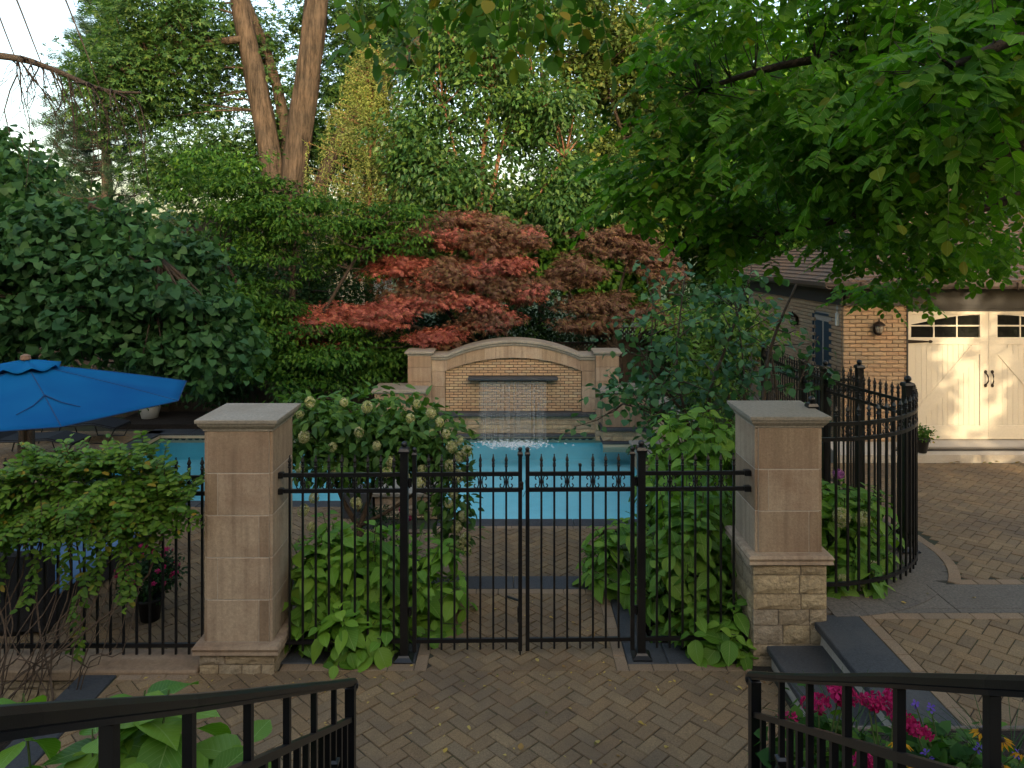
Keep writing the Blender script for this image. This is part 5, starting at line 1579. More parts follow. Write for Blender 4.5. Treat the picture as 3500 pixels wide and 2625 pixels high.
# centre tree with several cinnamon stems
tree("crabapple_tree", "upright green tree with cinnamon stems rising behind the red maple", (-.9, 20, -.45),
     [([(-.9, 20, -.5), (-.9, 20, 3), (-.85, 20, 6), (-.5, 20, 8.4)], .13, .04), ([(-.85, 20, 2), (-.7, 20.1, 4.5), (-.2, 20.2, 7), (.5, 20.3, 8.6)], .09, .03), ([(-.9, 20, 2.5), (-1.3, 19.9, 5), (-1.9, 19.9, 7.6)], .08, .03), ([(-.8, 20, 3), (.3, 20, 4.6), (1.4, 20.1, 6.2)], .07, .025)],
     [((-1.2, 20, 8.6), (1.9, 1.5, 2.2), 95, 1.5), ((.7, 20.2, 7.4), (1.5, 1.3, 1.6), 60, 1.5), ((-1.6, 20, 5.6), (1.5, 1.3, 1.3), 55, 1.5), ((1.5, 20.2, 5.2), (1.5, 1.2, 1.1), 60, 1.5), ((-2.6, 20, 6.9), (1.1, 1.0, 1.4), 36, 1.5), ((.1, 19.6, 10.2), (1.2, 1, .9), 24, 1.5), ((-.6, 20.6, 4.6), (2.2, .8, .7), 40, 1.5)],
     90, .66, .17, OV4, 'l_center', 'redbark', .7, .6, .7, br=.5)
tree("linden_tree", "loose sunlit tree with small leaves beyond the fence, behind the overhanging canopy", (4.6, 24, -.45),
     [([(4.9, 24.8, -.5), (4.8, 24.8, 5), (4.6, 24.6, 9), (4.4, 24, 13)], .17, .05), ([(4.7, 24.7, 5), (3.4, 24, 8), (2.6, 24, 11)], .08, .03)],
     [((3.2, 24, 10.4), (2.3, 2.0, 2.2), 110), ((5.6, 24, 8.4), (2.0, 2, 2.2), 110), ((3.4, 24, 6.4), (1.3, 1.5, 1.2), 55), ((5.6, 24.5, 5.4), (2.4, 2, 1.4), 90), ((1.6, 26, 12.2), (2.4, 1.5, 1.4), 50)],
     90, .70, .17, T_diam(.34), 'l_back', 'bark', .7, .5, .7, br=.4, group="trees beyond the fence")
tree("backyard_tree", "dense dark tree with tan forking limbs behind the garage roof", (13.2, 21.5, -.4),
     [([(12.6, 21.5, -.5), (12.6, 21.5, 4), (12.7, 21.5, 7), (12.4, 21.5, 9)], .26, .12), ([(12.8, 21.4, 4.2), (13.8, 21.2, 6), (15.6, 21, 6.9)], .15, .08), ([(12.8, 21.5, 4.5), (13.9, 21.5, 6.6), (14.8, 21.4, 9)], .13, .06)],
     [((9.0, 22, 6.0), (3.2, 2, 2.6), 120), ((13.0, 23.5, 6.6), (3.6, 1.6, 2.8), 120), ((8.0, 21, 8.4), (3, 2, 2), 70), ((15, 24, 9), (3, 2, 2), 40)],
     58, .95, .22, OV4, 'l_dog', 'bark', .7, .4, .8, br=.3, group="trees beyond the fence")
# layered green tree behind the pool (hornbeam-like)
tree("hornbeam_tree", "layered bright green tree overhanging the dark board fence left of the red maple", (-5.2, 17.3, -.5),
     [([(-5.2, 17.3, -.5), (-5.2, 17.2, 2.4), (-5.1, 17.2, 5.2)], .11, .03), ([(-5.2, 17.3, .8), (-4.2, 17.1, 2.6), (-3.2, 17, 4.2)], .06, .02), ([(-5.2, 17.3, .6), (-6.2, 17.1, 2.4), (-6.8, 17, 3.6)], .06, .02)],
     [((-5.4, 16.9, 4.2), (1.6, 1.2, 1.2), 75, 1.8), ((-3.6, 17.6, 4.0), (1.6, 1.0, 1.0), 60, 1.8), ((-6.0, 16.6, 1.9), (1.5, 1.0, 1.3), 85, 1.8), ((-4.5, 16.8, 1.1), (1.5, .8, 1.0), 75, 1.8), ((-2.9, 17.8, 1.0), (1.1, .5, .8), 40, 1.8), ((-6.6, 17, 5.2), (1.3, 1.1, .8), 30)],
     95, .52, .125, OV4, 'l_dog', 'darkbark', .30, .5, 1.1, br=.6, brr=(.022, .006))
# heart-leaved tree over the terrace
tree("redbud_tree", "dark blue-green heart-leaved tree spreading above the blue umbrella", (-8.4, 12.6, -.55),
     [([(-8.4, 12.6, -.56), (-8.3, 12.5, 1.2), (-8.0, 12.3, 2.6)], .14, .09), ([(-8.1, 12.4, 2.0), (-6.8, 11.9, 3.2), (-5.6, 11.6, 3.5)], .07, .02), ([(-8.2, 12.4, 2.2), (-8.8, 12, 3.4), (-9.6, 11.8, 4.2)], .07, .02), ([(-8.1, 12.4, 2.4), (-7.4, 12.3, 3.8), (-7.0, 12.2, 4.5)], .06, .02)],
     [((-7.9, 11.8, 3.0), (1.7, 1.3, 1.1), 95, 2.6), ((-6.1, 11.6, 2.7), (1.45, 1.1, .95), 80, 2.6), ((-5.1, 11.7, 2.15), (.75, .7, .75), 32, 2.6), ((-9.4, 11.5, 2.6), (1.2, 1.2, 1.2), 45), ((-7.0, 12.2, 3.9), (1.6, 1.2, .6), 40), ((-9.4, 13, 4.6), (1.6, 1.2, 1.2), 45), ((-7.2, 11.9, 3.5), (2.7, 1.4, 1.5), 34, 1.2), ((-5.6, 12.4, 3.6), (1.3, 1.0, 1.0), 16, 1.2)],
     60, .48, .125, HEART, 'l_lind', 'darkbark', .55, .6, .6, br=.7, brr=(.025, .007))
# Japanese maples, layered pads
def pads(specs):
    return [((x, y, z), (rx, ry, rz), n, 1.6) for x, y, z, rx, ry, rz, n in specs]
jm = thing("red_maple", "spreading Japanese maple with red and bronze layered foliage above the fountain wall", "tree", (-1.1, 18.0, -.45))
tb = MB()
ms = [([(-1.1, 18, -.5), (-1.05, 18, .8), (-1.1, 18, 1.8)], .11, .08), ([(-1.1, 18, .9), (-2.2, 17.8, 1.7), (-3.6, 17.5, 2.0), (-4.8, 17.4, 1.9)], .07, .02), ([(-1.1, 18, 1.4), (-2.0, 17.9, 2.6), (-3.0, 17.8, 3.2)], .06, .02), ([(-1.1, 18, 1.6), (-.6, 18, 2.8), (-.4, 18, 4)], .06, .02), ([(-1.1, 18, 1.2), (-.2, 17.7, 2.0), (.4, 17.6, 2.5)], .05, .02), ([(-1.1, 18, 1.7), (-1.4, 18.1, 3.2), (-1.2, 18.2, 4.4)], .05, .02)]
nodes = []
for pts, r0, r1 in ms:
    s_ = smooth_path(pts, 14); nodes += list(s_[2:]); tb.tube([tuple(p) for p in s_], [r0 + (r1 - r0) * i / 13 for i in range(14)], 8, True, .08)
redp = clumps(pads([(-4.75, 17.3, 1.95, 1.15, .7, .32, 42), (-3.2, 17.3, 2.15, 1.1, .7, .28, 32), (-4.6, 17.4, 1.35, .7, .4, .25, 14), (-2.7, 17.6, 3.25, .8, .6, .30, 22), (-1.2, 17.3, 2.45, 1.1, .5, .14, 14), (-.1, 17.6, 3.3, .4, .4, .25, 9), (-1.9, 17.4, 1.62, .7, .4, .16, 12)]))
brp = clumps(pads([(-1.2, 17.7, 3.1, 1.3, .8, .45, 50), (-.2, 17.8, 3.9, .9, .8, .4, 30), (-1.8, 18, 3.9, 1.2, .8, .35, 30), (-1.1, 18.1, 4.4, 1.2, .7, .2, 14), (.2, 17.6, 2.7, .8, .6, .35, 26), (-.5, 17.5, 2.0, .9, .6, .3, 24), (-2.2, 17.6, 2.6, .9, .6, .35, 22), (-3.2, 17.9, 3.7, .9, .5, .25, 14)]))
mixd = rng.random(len(brp)) < .26
redp2 = np.concatenate([redp, brp[mixd]]); brp = np.concatenate([brp[~mixd], redp[::5] + np.array((.1, .1, -.12))]); redp = redp2
branches(tb, nodes, np.concatenate([redp[::2], brp[::2]]), .022, .005)
tb.build("trunk", M['darkbark'], jm, True)
for nm, cc, mt_ in (("red_foliage", redp, 'l_red'), ("bronze_foliage", brp, 'l_purple')):
    pos, ax, nr = clump_leaves(cc, 80, .44, .32, .6, 1.1)
    leaves(nm, STAR7, pos, ax, nr, rng.uniform(.08, .15, len(pos)), M[mt_], jm)
tree("bronze_maple", "smaller bronze-purple Japanese maple behind the right fountain pillar", (2.7, 18.0, -.45),
     [([(2.7, 18.0, -.5), (2.6, 18.0, .9), (2.3, 18, 2.0)], .09, .06), ([(2.5, 18, 1.2), (1.6, 17.8, 2.2), (1.2, 17.8, 3)], .05, .015), ([(2.4, 18, 1.8), (2.7, 18, 3), (3.0, 18, 4)], .05, .015), ([(2.6, 18, 1), (3.3, 17.7, 1.8), (3.7, 17.6, 2.2)], .04, .012)],
     pads([(1.5, 17.8, 3.1, .75, .6, .5, 40), (2.0, 17.8, 2.35, .9, .5, .3, 30), (2.6, 17.9, 3.9, .9, .6, .45, 40), (3.5, 17.6, 2.1, .6, .4, .3, 20), (1.9, 17.7, 1.85, .8, .4, .22, 20), (3.5, 17.8, 3.3, .5, .5, .4, 20)]),
     66, .45, .13, STAR7, 'l_purple', 'darkbark', .32, .55, 1.2, br=.6, brr=(.02, .005))
# background masses, tree by tree
bgt = [(-20, 30, 7.0, 'l_silver', "leafy green tree at the far left, behind the pine", 3.2), (-13.5, 33, 5.0, 'l_back', "low rounded tree beyond the pine trunk", 3.0), (-3.0, 31, 7.0, 'l_back', "yellow-green tree glowing between the spruce and the upright green tree", 3.0),
       (2.6, 29, 5.4, 'l_dog', "rounded green tree low behind the upright green tree", 2.6), (8.5, 31, 8.0, 'l_silver', "tall green tree behind the garage roof, left part", 3.4), (6.0, 28, 13, 'l_dog', "tall airy tree rising behind the small-leaved sunlit tree", 3.6), (12.5, 29, 13, 'l_dog', "tall dense tree filling the gap above the garage", 4.2), (19, 30, 11, 'l_dog', "broad green tree far behind the garage", 4.5), (-9.8, 27.5, 3.6, 'l_dog', "bushy low tree in front of the pale neighbour house", 2.0)]
bgt += [(-6.5, 42, 11, 'l_dog', "distant green tree seen between the big maple trunks", 4.0), (1.5, 40, 15.5, 'l_back', "distant pale green tree above the upright green tree", 5.2), (9.5, 42, 15, 'l_dog', "distant tall tree behind the small-leaved sunlit tree", 4.5), (17, 44, 16, 'l_back', "distant tall pale tree above the garage roof", 5.0)]
for x_, y_, h_, mt_, lab, rr_ in bgt:
    tree("background_tree", lab, (x_, y_, -.6), [([(x_, y_, -.66), (x_ + .1, y_, h_ * .5), (x_, y_, h_)], .2, .06)],
         [((x_, y_, h_ * .72), (rr_, rr_ * .8, h_ * .36), 120), ((x_ + rr_ * .5, y_, h_ * .45), (rr_ * .8, rr_ * .7, h_ * .28), 55)], 58, 1.0, .28, T_diam(.36), mt_, 'bark', .7, .4, .7, br=.15, group="trees beyond the fence")
tree("added_shade_conifer", "unseen evergreen added at the house corner to shade the garage door edge", (10.7, -1.6, -.6), [([(10.7, -1.6, -.66), (10.7, -1.6, 7)], .15, .04)],  # out of view, added to give the door's sun patch a jagged left edge
     [((10.68, -1.6, 3.2), (.32, .6, 3.4), 60), ((10.6, -1.6, 6.4), (.4, .6, 1.6), 24)], 50, .36, .2, DIAM, 'l_dark', 'darkbark', br=.1)
tree("added_shade_maple", "broad leafy maple beyond the tall stone house", (14.6, -2.5, -.6), [([(14.6, -2.5, -.66), (14.6, -2.5, 4), (14.4, -2.5, 8)], .3, .1)],  # off-camera tree added to block sun from the right of the garage door
     [((14.5, -2.5, 6.4), (2.0, 2.0, 3.6), 190), ((14.3, -2.5, 2.2), (1.9, 1.6, 2.2), 150), ((18, -3, 5), (2.5, 2, 4.5), 200)], 80, .8, .34, DIAM, 'l_dog', 'bark', br=.1)
# dark understorey shrubs along the wooden fence
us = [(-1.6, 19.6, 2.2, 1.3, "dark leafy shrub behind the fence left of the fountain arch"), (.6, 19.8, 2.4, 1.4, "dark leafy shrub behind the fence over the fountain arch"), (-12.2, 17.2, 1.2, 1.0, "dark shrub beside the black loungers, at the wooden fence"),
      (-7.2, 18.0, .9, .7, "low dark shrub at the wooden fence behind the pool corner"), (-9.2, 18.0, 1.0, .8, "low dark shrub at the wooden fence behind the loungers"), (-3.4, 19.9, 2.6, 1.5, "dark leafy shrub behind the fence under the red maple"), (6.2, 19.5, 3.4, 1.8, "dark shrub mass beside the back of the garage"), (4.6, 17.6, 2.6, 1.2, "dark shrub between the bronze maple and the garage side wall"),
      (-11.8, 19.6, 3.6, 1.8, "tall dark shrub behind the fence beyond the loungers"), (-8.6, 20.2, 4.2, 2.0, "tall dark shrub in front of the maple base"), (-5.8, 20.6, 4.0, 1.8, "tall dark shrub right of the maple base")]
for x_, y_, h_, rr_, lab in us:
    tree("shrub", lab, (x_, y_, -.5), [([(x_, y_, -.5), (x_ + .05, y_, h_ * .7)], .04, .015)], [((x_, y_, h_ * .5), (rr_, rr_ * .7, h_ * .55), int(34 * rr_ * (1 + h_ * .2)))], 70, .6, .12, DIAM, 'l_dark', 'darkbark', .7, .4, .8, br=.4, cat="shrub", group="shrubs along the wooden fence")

# ------------------------------------------------------------------ lilac-like shrub in the right bed
def shoot_shrub(name, label, base, stems, tips_per, tip_r, n_leaf, lsize, tmpl, mat, bark, droop=.5, cat="shrub"):
    t = thing(name, label, cat, base)
    tb = MB(); tips = []
    for pts, r0, r1 in stems:
        s_ = smooth_path(pts, 14)
        tb.tube([tuple(p) for p in s_], [r0 + (r1 - r0) * i / 13 for i in range(14)], 7, True, .06)
        for i in range(tips_per):
            k = rng.integers(5, 14)
            e = s_[k] + rng.normal(size=3) * np.array((tip_r, tip_r, tip_r * .6)) + np.array((0, 0, .12))
            tb.tube([tuple(s_[k]), tuple((s_[k] + e) / 2 + rng.normal(size=3) * .04), tuple(e)], [.010, .007, .004], 4, False)
            tips.append(e)
    tb.build("stems", M[bark], t, True)
    pos, ax, nr = clump_leaves(np.array(tips), n_leaf, .28, .6, droop, .8)
    leaves("foliage", tmpl, pos, ax, nr, lsize * rng.uniform(.7, 1.2, len(pos)), M[mat], t)
    return t
shoot_shrub("lilac_shrub", "tall blue-green lilac-like shrub with bare lower stems behind the right pillar", (2.88, 10.3, -.02),
    [([(2.88, 10.3, -.05), (2.83, 10.3, .6), (2.53, 10.3, 1.2), (2.08, 10.2, 1.7), (1.73, 10.1, 2.3)], .035, .012), ([(2.88, 10.3, .5), (2.78, 10.4, 1.5), (3.08, 10.4, 2.4), (3.38, 10.4, 3.3)], .035, .010), ([(2.63, 10.2, -.05), (2.48, 10.2, 1.0), (2.28, 10.2, 2.0), (2.38, 10.2, 3.2)], .028, .010),
     ([(2.68, 10.3, .2), (2.18, 10.3, 1.2), (1.68, 10.0, 1.5)], .02, .008), ([(2.38, 10.4, 0), (1.98, 10.4, 1.0), (1.98, 10.4, 2.9)], .02, .008), ([(2.98, 10.3, .1), (3.28, 10.4, 1.6), (3.18, 10.5, 2.9)], .02, .008), ([(2.48, 10.2, .9), (1.98, 10.0, 1.35), (1.48, 9.9, 1.55)], .016, .006)],
    16, .30, 11, .115, T_ovate(.42, .07, .2), 'l_lilac', 'stem')
shoot_shrub("lilac_shrub", "thin blue-green lilac-like shrub leaning against the iron garden fence", (3.2, 9.3, -.02),
    [([(3.05, 9.2, -.05), (3.12, 9.2, 1.2), (3.25, 9.3, 2.3), (3.6, 9.3, 3.2)], .04, .012), ([(3.25, 9.3, -.05), (3.4, 9.4, 1.4), (3.3, 9.4, 2.4)], .025, .01), ([(3.3, 9.3, .8), (3.6, 9.5, 1.6), (4.0, 9.6, 2.5)], .02, .006)],
    8, .22, 8, .11, T_ovate(.42, .07, .2), 'l_lilac', 'stem')
tree("viburnum_shrub", "pale yellow-green flowering viburnum behind the lilac-like shrub", (3.9, 13.0, -.4), [([(3.9, 13.0, -.5), (3.8, 13.0, 1.6), (3.6, 13, 2.4)], .05, .02), ([(3.9, 13.0, .3), (4.4, 13.2, 1.6), (4.8, 13.2, 2.4)], .04, .015)],
     [((3.5, 12.9, 2.2), (1.1, .7, .7), 40), ((4.0, 13.3, 2.1), (.5, .5, .5), 16), ((3.3, 12.9, 1.2), (.8, .6, .5), 18)], 60, .5, .10, OVN, 'l_vib', 'stem', .35, .4, 1.0, br=.5, brr=(.015, .005), cat="shrub")

# ------------------------------------------------------------------ hydrangeas with large leaves
hyd_var = []
for wid, fo_, cu in ((.34, .07, .20), (.38, .10, .34), (.31, .05, .10), (.36, .12, .45)):
    tv, tf, tuv = T_leaf(wid, fo_, cu, .78, .80, 7, .010); hyd_var.append(mesh_np("leaf", tv, tf, M['l_hyd'], tuv, True))
HV = [T_leaf(a_, b_, c_, .78, .80, 5, .01) for a_, b_, c_ in ((.34, .07, .20), (.38, .10, .34), (.31, .05, .10), (.36, .12, .45))]
def rosettes(mounds, n, pole_up=.35):
    """shoot tips over mounds: list of (centre, radii, weight) -> (pos, outward normal)"""
    W_t = np.array([m_[2] for m_ in mounds], float); W_t /= W_t.sum()
    res = []
    for m_, w_ in zip(mounds, W_t):
        k = int(n * w_)
        u = unit(k * 3); u = u[u[:, 2] > -.35][:k]
        rad = rng.uniform(.62, 1.12, len(u))
        p = np.array(m_[0]) + u * np.array(m_[1]) * rad[:, None]
        nn = u / np.array(m_[1]); nn /= np.linalg.norm(nn, axis=1, keepdims=True)
        res.append(np.concatenate([p, nn], 1))
    return np.concatenate(res)
def hydrangea(label, base, mounds, n_tips, lsize, zmin, n_obj=150, flowers=0, ok=None):
    t = thing("hydrangea_bush", label, "bush", base, "big-leaved hydrangeas")
    tips = rosettes(mounds, n_tips)
    tips = tips[tips[:, 2] > zmin + .05]
    if ok is not None: tips = np.array([r_ for r_ in tips if ok(r_)])
    P_, A_, N_, Z_ = [], [], [], []
    sb = MB()
    for r_ in tips:
        p, nn = r_[:3], r_[3:]
        d = nn * .72 + np.array((0, 0, .8)) + rng.normal(size=3) * .15; d /= np.linalg.norm(d)
        e1 = np.cross(d, (0.3, .2, .9)); e1 /= np.linalg.norm(e1); e2 = np.cross(d, e1)
        ph = rng.uniform(0, 2 * PI)
        for lvl in range(3):
            for k in range(2):
                a = ph + lvl * PI / 2 + k * PI + rng.normal() * .15
                rad_ = e1 * math.cos(a) + e2 * math.sin(a)
                pp = p - d * (.035 + .07 * lvl)
                til = (.40, .10, -.10)[lvl] + rng.normal() * .15
                axx = rad_ + d * til + np.array((0, 0, -.16))
                P_.append(pp + rad_ * .02); A_.append(axx); N_.append(d + np.array((0, 0, .5)) + rng.normal(size=3) * .2)
                Z_.append(lsize * (.62, .95, 1.1)[lvl] * rng.uniform(.8, 1.15))
        foot = np.array((base[0] + (p[0] - base[0]) * .45, base[1] + (p[1] - base[1]) * .45, zmin))
        sb.tube([tuple(foot), tuple((foot + p) / 2 - nn * .04 + np.array((0, 0, .05))), tuple(p)], [.008, .006, .004], 4, False)
    sb.build("stems", M['greenstem'], t, True)
    P_, A_, N_, Z_ = map(np.array, (P_, A_, N_, Z_))
    # nearest-to-view leaves are separate parts, the rest one mesh
    vis = np.array([inframe(p[0], p[1], p[2], 0) for p in P_])
    dist = np.linalg.norm(P_ - np.array((0, 0, 3.61)), axis=1)
    order = np.argsort(np.where(vis, dist - 1.2 * (P_[:, 2] - zmin), 1e6))
    ob = order[:n_obj]; ob = ob[vis[ob]]
    a, b, c = frames(A_[ob], N_[ob])
    for i, k in enumerate(ob):
        mtx = Matrix(((a[i][0], b[i][0], c[i][0]), (a[i][1], b[i][1], c[i][1]), (a[i][2], b[i][2], c[i][2])))
        link("leaf", hyd_var[i % 4], t, tuple(P_[k]), mtx.to_euler(), float(Z_[k]))
    rest_i = np.setdiff1d(np.arange(len(P_)), ob)
    for vi in range(4):
        s_ = rest_i[vi::4]
        if len(s_): leaves("leaves_within", HV[vi], P_[s_], A_[s_], N_[s_], Z_[s_], M['l_hyd'], t, True)
    return t
hydrangea("big-leaved green hydrangea bush poking through the fence beside the left pillar", (-1.45, 7.0, -.03), [((-1.45, 7.05, .30), (.55, .55, .75), 1.0), ((-.85, 7.25, .15), (.45, .5, .60), .6), ((-1.7, 7.3, .45), (.45, .5, .7), .5), ((-1.86, 6.85, .42), (.26, .36, .62), .5), ((-1.5, 6.62, .12), (.50, .38, .42), .6)], 250, .20, -.03, 260)
hydrangea("big-leaved green hydrangea bush beside the right gate post", (1.7, 7.1, -.02), [((1.75, 7.1, .35), (.55, .5, .85), 1.0), ((1.15, 7.9, .25), (.42, .6, .6), .55), ((1.85, 6.66, .12), (.36, .34, .42), .5), ((2.0, 7.6, .6), (.6, .6, .9), .7)], 205, .20, -.02, 260)
hydrangea("tall light green hydrangea mass between the lilac-like shrub and the right pillar", (2.5, 8.9, -.02), [((2.15, 8.6, .68), (.75, .8, 1.05), 1.2), ((2.9, 9.0, .72), (.8, .8, .98), 1.0), ((2.5, 9.9, .55), (.9, .7, .75), .6), ((3.4, 10.2, .6), (.7, .7, .7), .5)], 330, .20, -.02, 200)
curve_hyd = hydrangea("hydrangea filling the bed inside the curved iron fence", (3.4, 7.9, .0), [((3.3, 7.6, .55), (.75, .65, .75), 1.0), ((3.7, 8.3, .45), (.45, .6, .65), .5), ((3.2, 7.0, .45), (.35, .25, .35), .2)], 150, .18, .05, 220)
hydrangea("large-leaved hydrangea in the foreground below the left stair railing", (-1.9, 3.1, .35), [((-1.70, 2.95, 1.32), (.55, .40, .55), 1.0), ((-1.45, 3.1, 1.30), (.40, .35, .48), .7)], 40, .24, .35, 200, ok=lambda r_: r_[2] < 1.86)
# fading flower heads
def flower_head_mesh(name, mat, n, rx, rz, fs):
    u = unit(n); pos = u * np.array((rx, rx, rz)) * rng.uniform(.8, 1.05, (n, 1))
    V, F = [], []
    a, b, c = frames(np.cross(u, unit(n)), u)
    for i in range(n):
        s_ = fs * rng.uniform(.7, 1.2)
        for k in range(4):
            an = k * PI / 2 + .3
            d1 = a[i] * math.cos(an) + b[i] * math.sin(an); d2 = a[i] * math.cos(an + .9) + b[i] * math.sin(an + .9)
            n0 = len(V)
            V += [pos[i], pos[i] + d1 * s_ + c[i] * s_ * .3, pos[i] + (d1 + d2) * s_ * .75 + c[i] * s_ * .35, pos[i] + d2 * s_ + c[i] * s_ * .3]
            F += [(n0, n0 + 1, n0 + 2), (n0, n0 + 2, n0 + 3)]
    return mesh_np(name, np.array(V), np.array(F), mat)
heads = [flower_head_mesh("flower_head", M['floret'], 120, .062, .07, .015) for _ in range(3)]
headp = flower_head_mesh("flower_head", M['pinkflower'], 24, .050, .030, .026)
headps = [headp] + [flower_head_mesh("flower_head", M['pinkflower'], n_, a_, b_, c_) for n_, a_, b_, c_ in ((15, .042, .035, .026), (30, .058, .034, .025), (9, .034, .022, .024))]

# standard panicle hydrangea
ht = thing("panicle_hydrangea", "flowering panicle hydrangea trained as a small tree beside the pool, with cream flower heads", "tree", (-1.85, 8.75, -.30))
tb = MB()
stems = [([(-1.85, 8.75, -.32), (-1.83, 8.75, .10), (-1.86, 8.74, .35)], .050, .042), ([(-1.85, 8.75, .30), (-2.05, 8.7, .70), (-2.2, 8.65, 1.2)], .034, .015), ([(-1.84, 8.75, .32), (-1.7, 8.75, .75), (-1.62, 8.7, 1.25)], .036, .015), ([(-1.84, 8.75, .33), (-1.4, 8.6, .60), (-1.1, 8.5, .85), (-.85, 8.4, 1.15)], .026, .010), ([(-1.85, 8.75, .5), (-1.95, 8.85, 1.0), (-1.9, 8.9, 1.5)], .024, .010)]
nodes = []
for pts, r0, r1 in stems:
    s_ = smooth_path(pts, 12); nodes += list(s_[5:]); tb.tube([tuple(p) for p in s_], [r0 + (r1 - r0) * i / 11 for i in range(12)], 8, True, .10)
cc = np.concatenate([ell((-1.85, 8.7, 1.40), (.92, .7, .52), 150, 2.6), ell((-1.15, 8.55, 1.45), (.55, .5, .38), 55, 2.6), ell((-.80, 8.4, 1.0), (.22, .2, .40), 16), ell((-.66, 8.35, .55), (.10, .1, .35), 9), ell((-2.5, 8.6, 1.7), (.35, .3, .2), 12)])
branches(tb, nodes, cc[::2], .012, .004, .03)
tb.tube([(-.85, 8.4, 1.2), (-.70, 8.35, .85), (-.62, 8.33, .45), (-.56, 8.32, .22)], [.008, .006, .005, .003], 5, False)
tb.build("trunk", M['stem'], ht, True)
pos, ax, nr = clump_leaves(cc, 20, .26, .7, .35, .8)
leaves("foliage", OVN, pos, ax, nr, rng.uniform(.085, .15, len(pos)), M['l_hytree'], ht)
hp = [(-2.55, 8.35, 1.78), (-2.42, 8.3, 1.76), (-2.28, 8.2, 1.92), (-1.90, 8.2, 1.92), (-1.63, 8.15, 1.88), (-1.70, 8.05, 1.62), (-1.98, 8.0, 1.47), (-1.50, 8.02, 1.48), (-1.95, 8.0, 1.20), (-2.35, 8.05, 1.22), (-2.32, 8.1, 1.56),
      (-1.20, 8.05, 1.36), (-1.35, 8.0, 1.32), (-1.38, 8.0, 1.20), (-1.18, 7.98, 1.14), (-1.02, 8.0, 1.08), (-1.0, 8.02, 1.22), (-1.08, 8.2, 1.90), (-.92, 8.2, 1.80), (-.82, 8.1, 1.72), (-.74, 8.05, 1.60), (-.68, 8.05, 1.46), (-.60, 8.1, 1.52),
      (-.52, 8.1, 1.40), (-.60, 8.1, 1.33), (-.70, 8.1, 1.24), (-.62, 8.1, 1.12), (-.66, 8.1, .92), (-.72, 8.1, .82), (-.56, 8.15, .66), (-.64, 8.2, .52), (-.54, 8.2, .40), (-.52, 8.22, .24), (-.60, 8.2, .33), (-2.18, 8.0, .92), (-2.3, 8.0, .78), (-1.72, 8.0, .86), (-2.2, 7.95, .62), (-.9, 8.15, 1.58), (-1.15, 8.15, 1.75)]
for i, p in enumerate(hp):
    link("flower_head", heads[i % 3], ht, p, (rnd.uniform(-.6, .6), rnd.uniform(-.6, .6), rnd.uniform(0, 6)), rnd.uniform(.65, 1.05))
# heads on the curved-bed hydrangea
for i, (p, s_) in enumerate([((3.15, 7.02, 1.06), 1.2), ((3.42, 7.15, 1.0), 1.0), ((3.45, 7.0, .55), 1.25), ((3.1, 6.88, .50), 1.0), ((3.25, 6.9, .48), .9)]):
    link("flower_head", heads[i % 3], curve_hyd, p, (rnd.uniform(-.5, .5), .2, i), s_)
link("flower_head", flower_head_mesh("flower_head", leafm("lilac_petal", [(0, (.40, .12, .38)), (1, (.55, .22, .5))], .3, .6, .2, tint=(1, 1, 1)), 70, .05, .04, .016), curve_hyd, (3.2, 7.2, 1.42), (0, 0, 0))

# ------------------------------------------------------------------ vine on the left fence
vt_ = thing("climbing_vine", "leafy green climbing vine with small oval leaves smothering the left iron fence", "vine", (-4.3, 6.2, -.35))
sb = MB()
pos, ax, nr = [], [], []
def vtop(x): return 1.78 + .10 * math.sin(x * 3.1) + .06 * math.sin(x * 7.7 + 1) - max(0, (x + 3.2)) * .25
for i in range(1350):
    x_ = -2.78 - 3.0 * rng.random() ** .9
    hgt = rng.random()
    lowlim = 1.34 + max(0, x_ + 3.3) * .25
    z_ = lowlim + max(.05, vtop(x_) - lowlim) * hgt
    p = np.array((x_, 6.38 - .30 * rng.random(), z_))
    top = z_ > vtop(x_) - .16
    d = np.array((rng.normal() * .7, -.45 + rng.normal() * .4, (.55 if top else -.20) + rng.normal() * .25)); d /= np.linalg.norm(d)
    L_s = rng.uniform(.2, .42) * (.7 if top else 1)
    n_ = int(L_s / .032); pts = []
    for j in range(n_):
        f = j / n_
        q_ = p + d * L_s * f + np.array((0, 0, -.25 * L_s * f * f * (0 if top else 1)))
        pts.append(q_)
        side = np.cross(d, (0, 0, 1)); side /= max(np.linalg.norm(side), 1e-3)
        for s_ in (-1, 1):
            pos.append(q_); ax.append(side * s_ + d * .45 + np.array((0, 0, -.12)) + rng.normal(size=3) * .2); nr.append(np.array((0, -.6, .8)) + rng.normal(size=3) * .35)
    sb.tube([tuple(pts[0]), tuple(pts[len(pts) // 2]), tuple(pts[-1])], [.0035, .003, .002], 4, False)
# dangling trails over the bars
for x_, z0, z1 in ((-3.05, 1.2, .95), (-3.22, 1.15, .55), (-3.30, 1.2, .62), (-3.55, 1.1, .70), (-3.85, 1.0, .7), (-4.1, 1.0, .55), (-4.4, 1.0, .6), (-3.66, 1.0, .1)):
    for j in range(int((z0 - z1) / .022)):
        z_ = z0 - j * .022; xx = x_ + .03 * math.sin(z_ * 9) - (.10 * (z0 - z_))
        for s_ in (-1, 1): pos.append(np.array((xx, 6.24 + rng.normal() * .03, z_)) + rng.normal(size=3) * .012); ax.append(np.array((s_, -.3, -.5)) + rng.normal(size=3) * .3); nr.append(np.array((0, -.8, .6)) + rng.normal(size=3) * .3)
leaves("foliage", T_leaf(.27, .07, .15, .9, .65, 2), np.array(pos), np.array(ax), np.array(nr), rng.uniform(.048, .08, len(pos)), M['l_vine'], vt_)
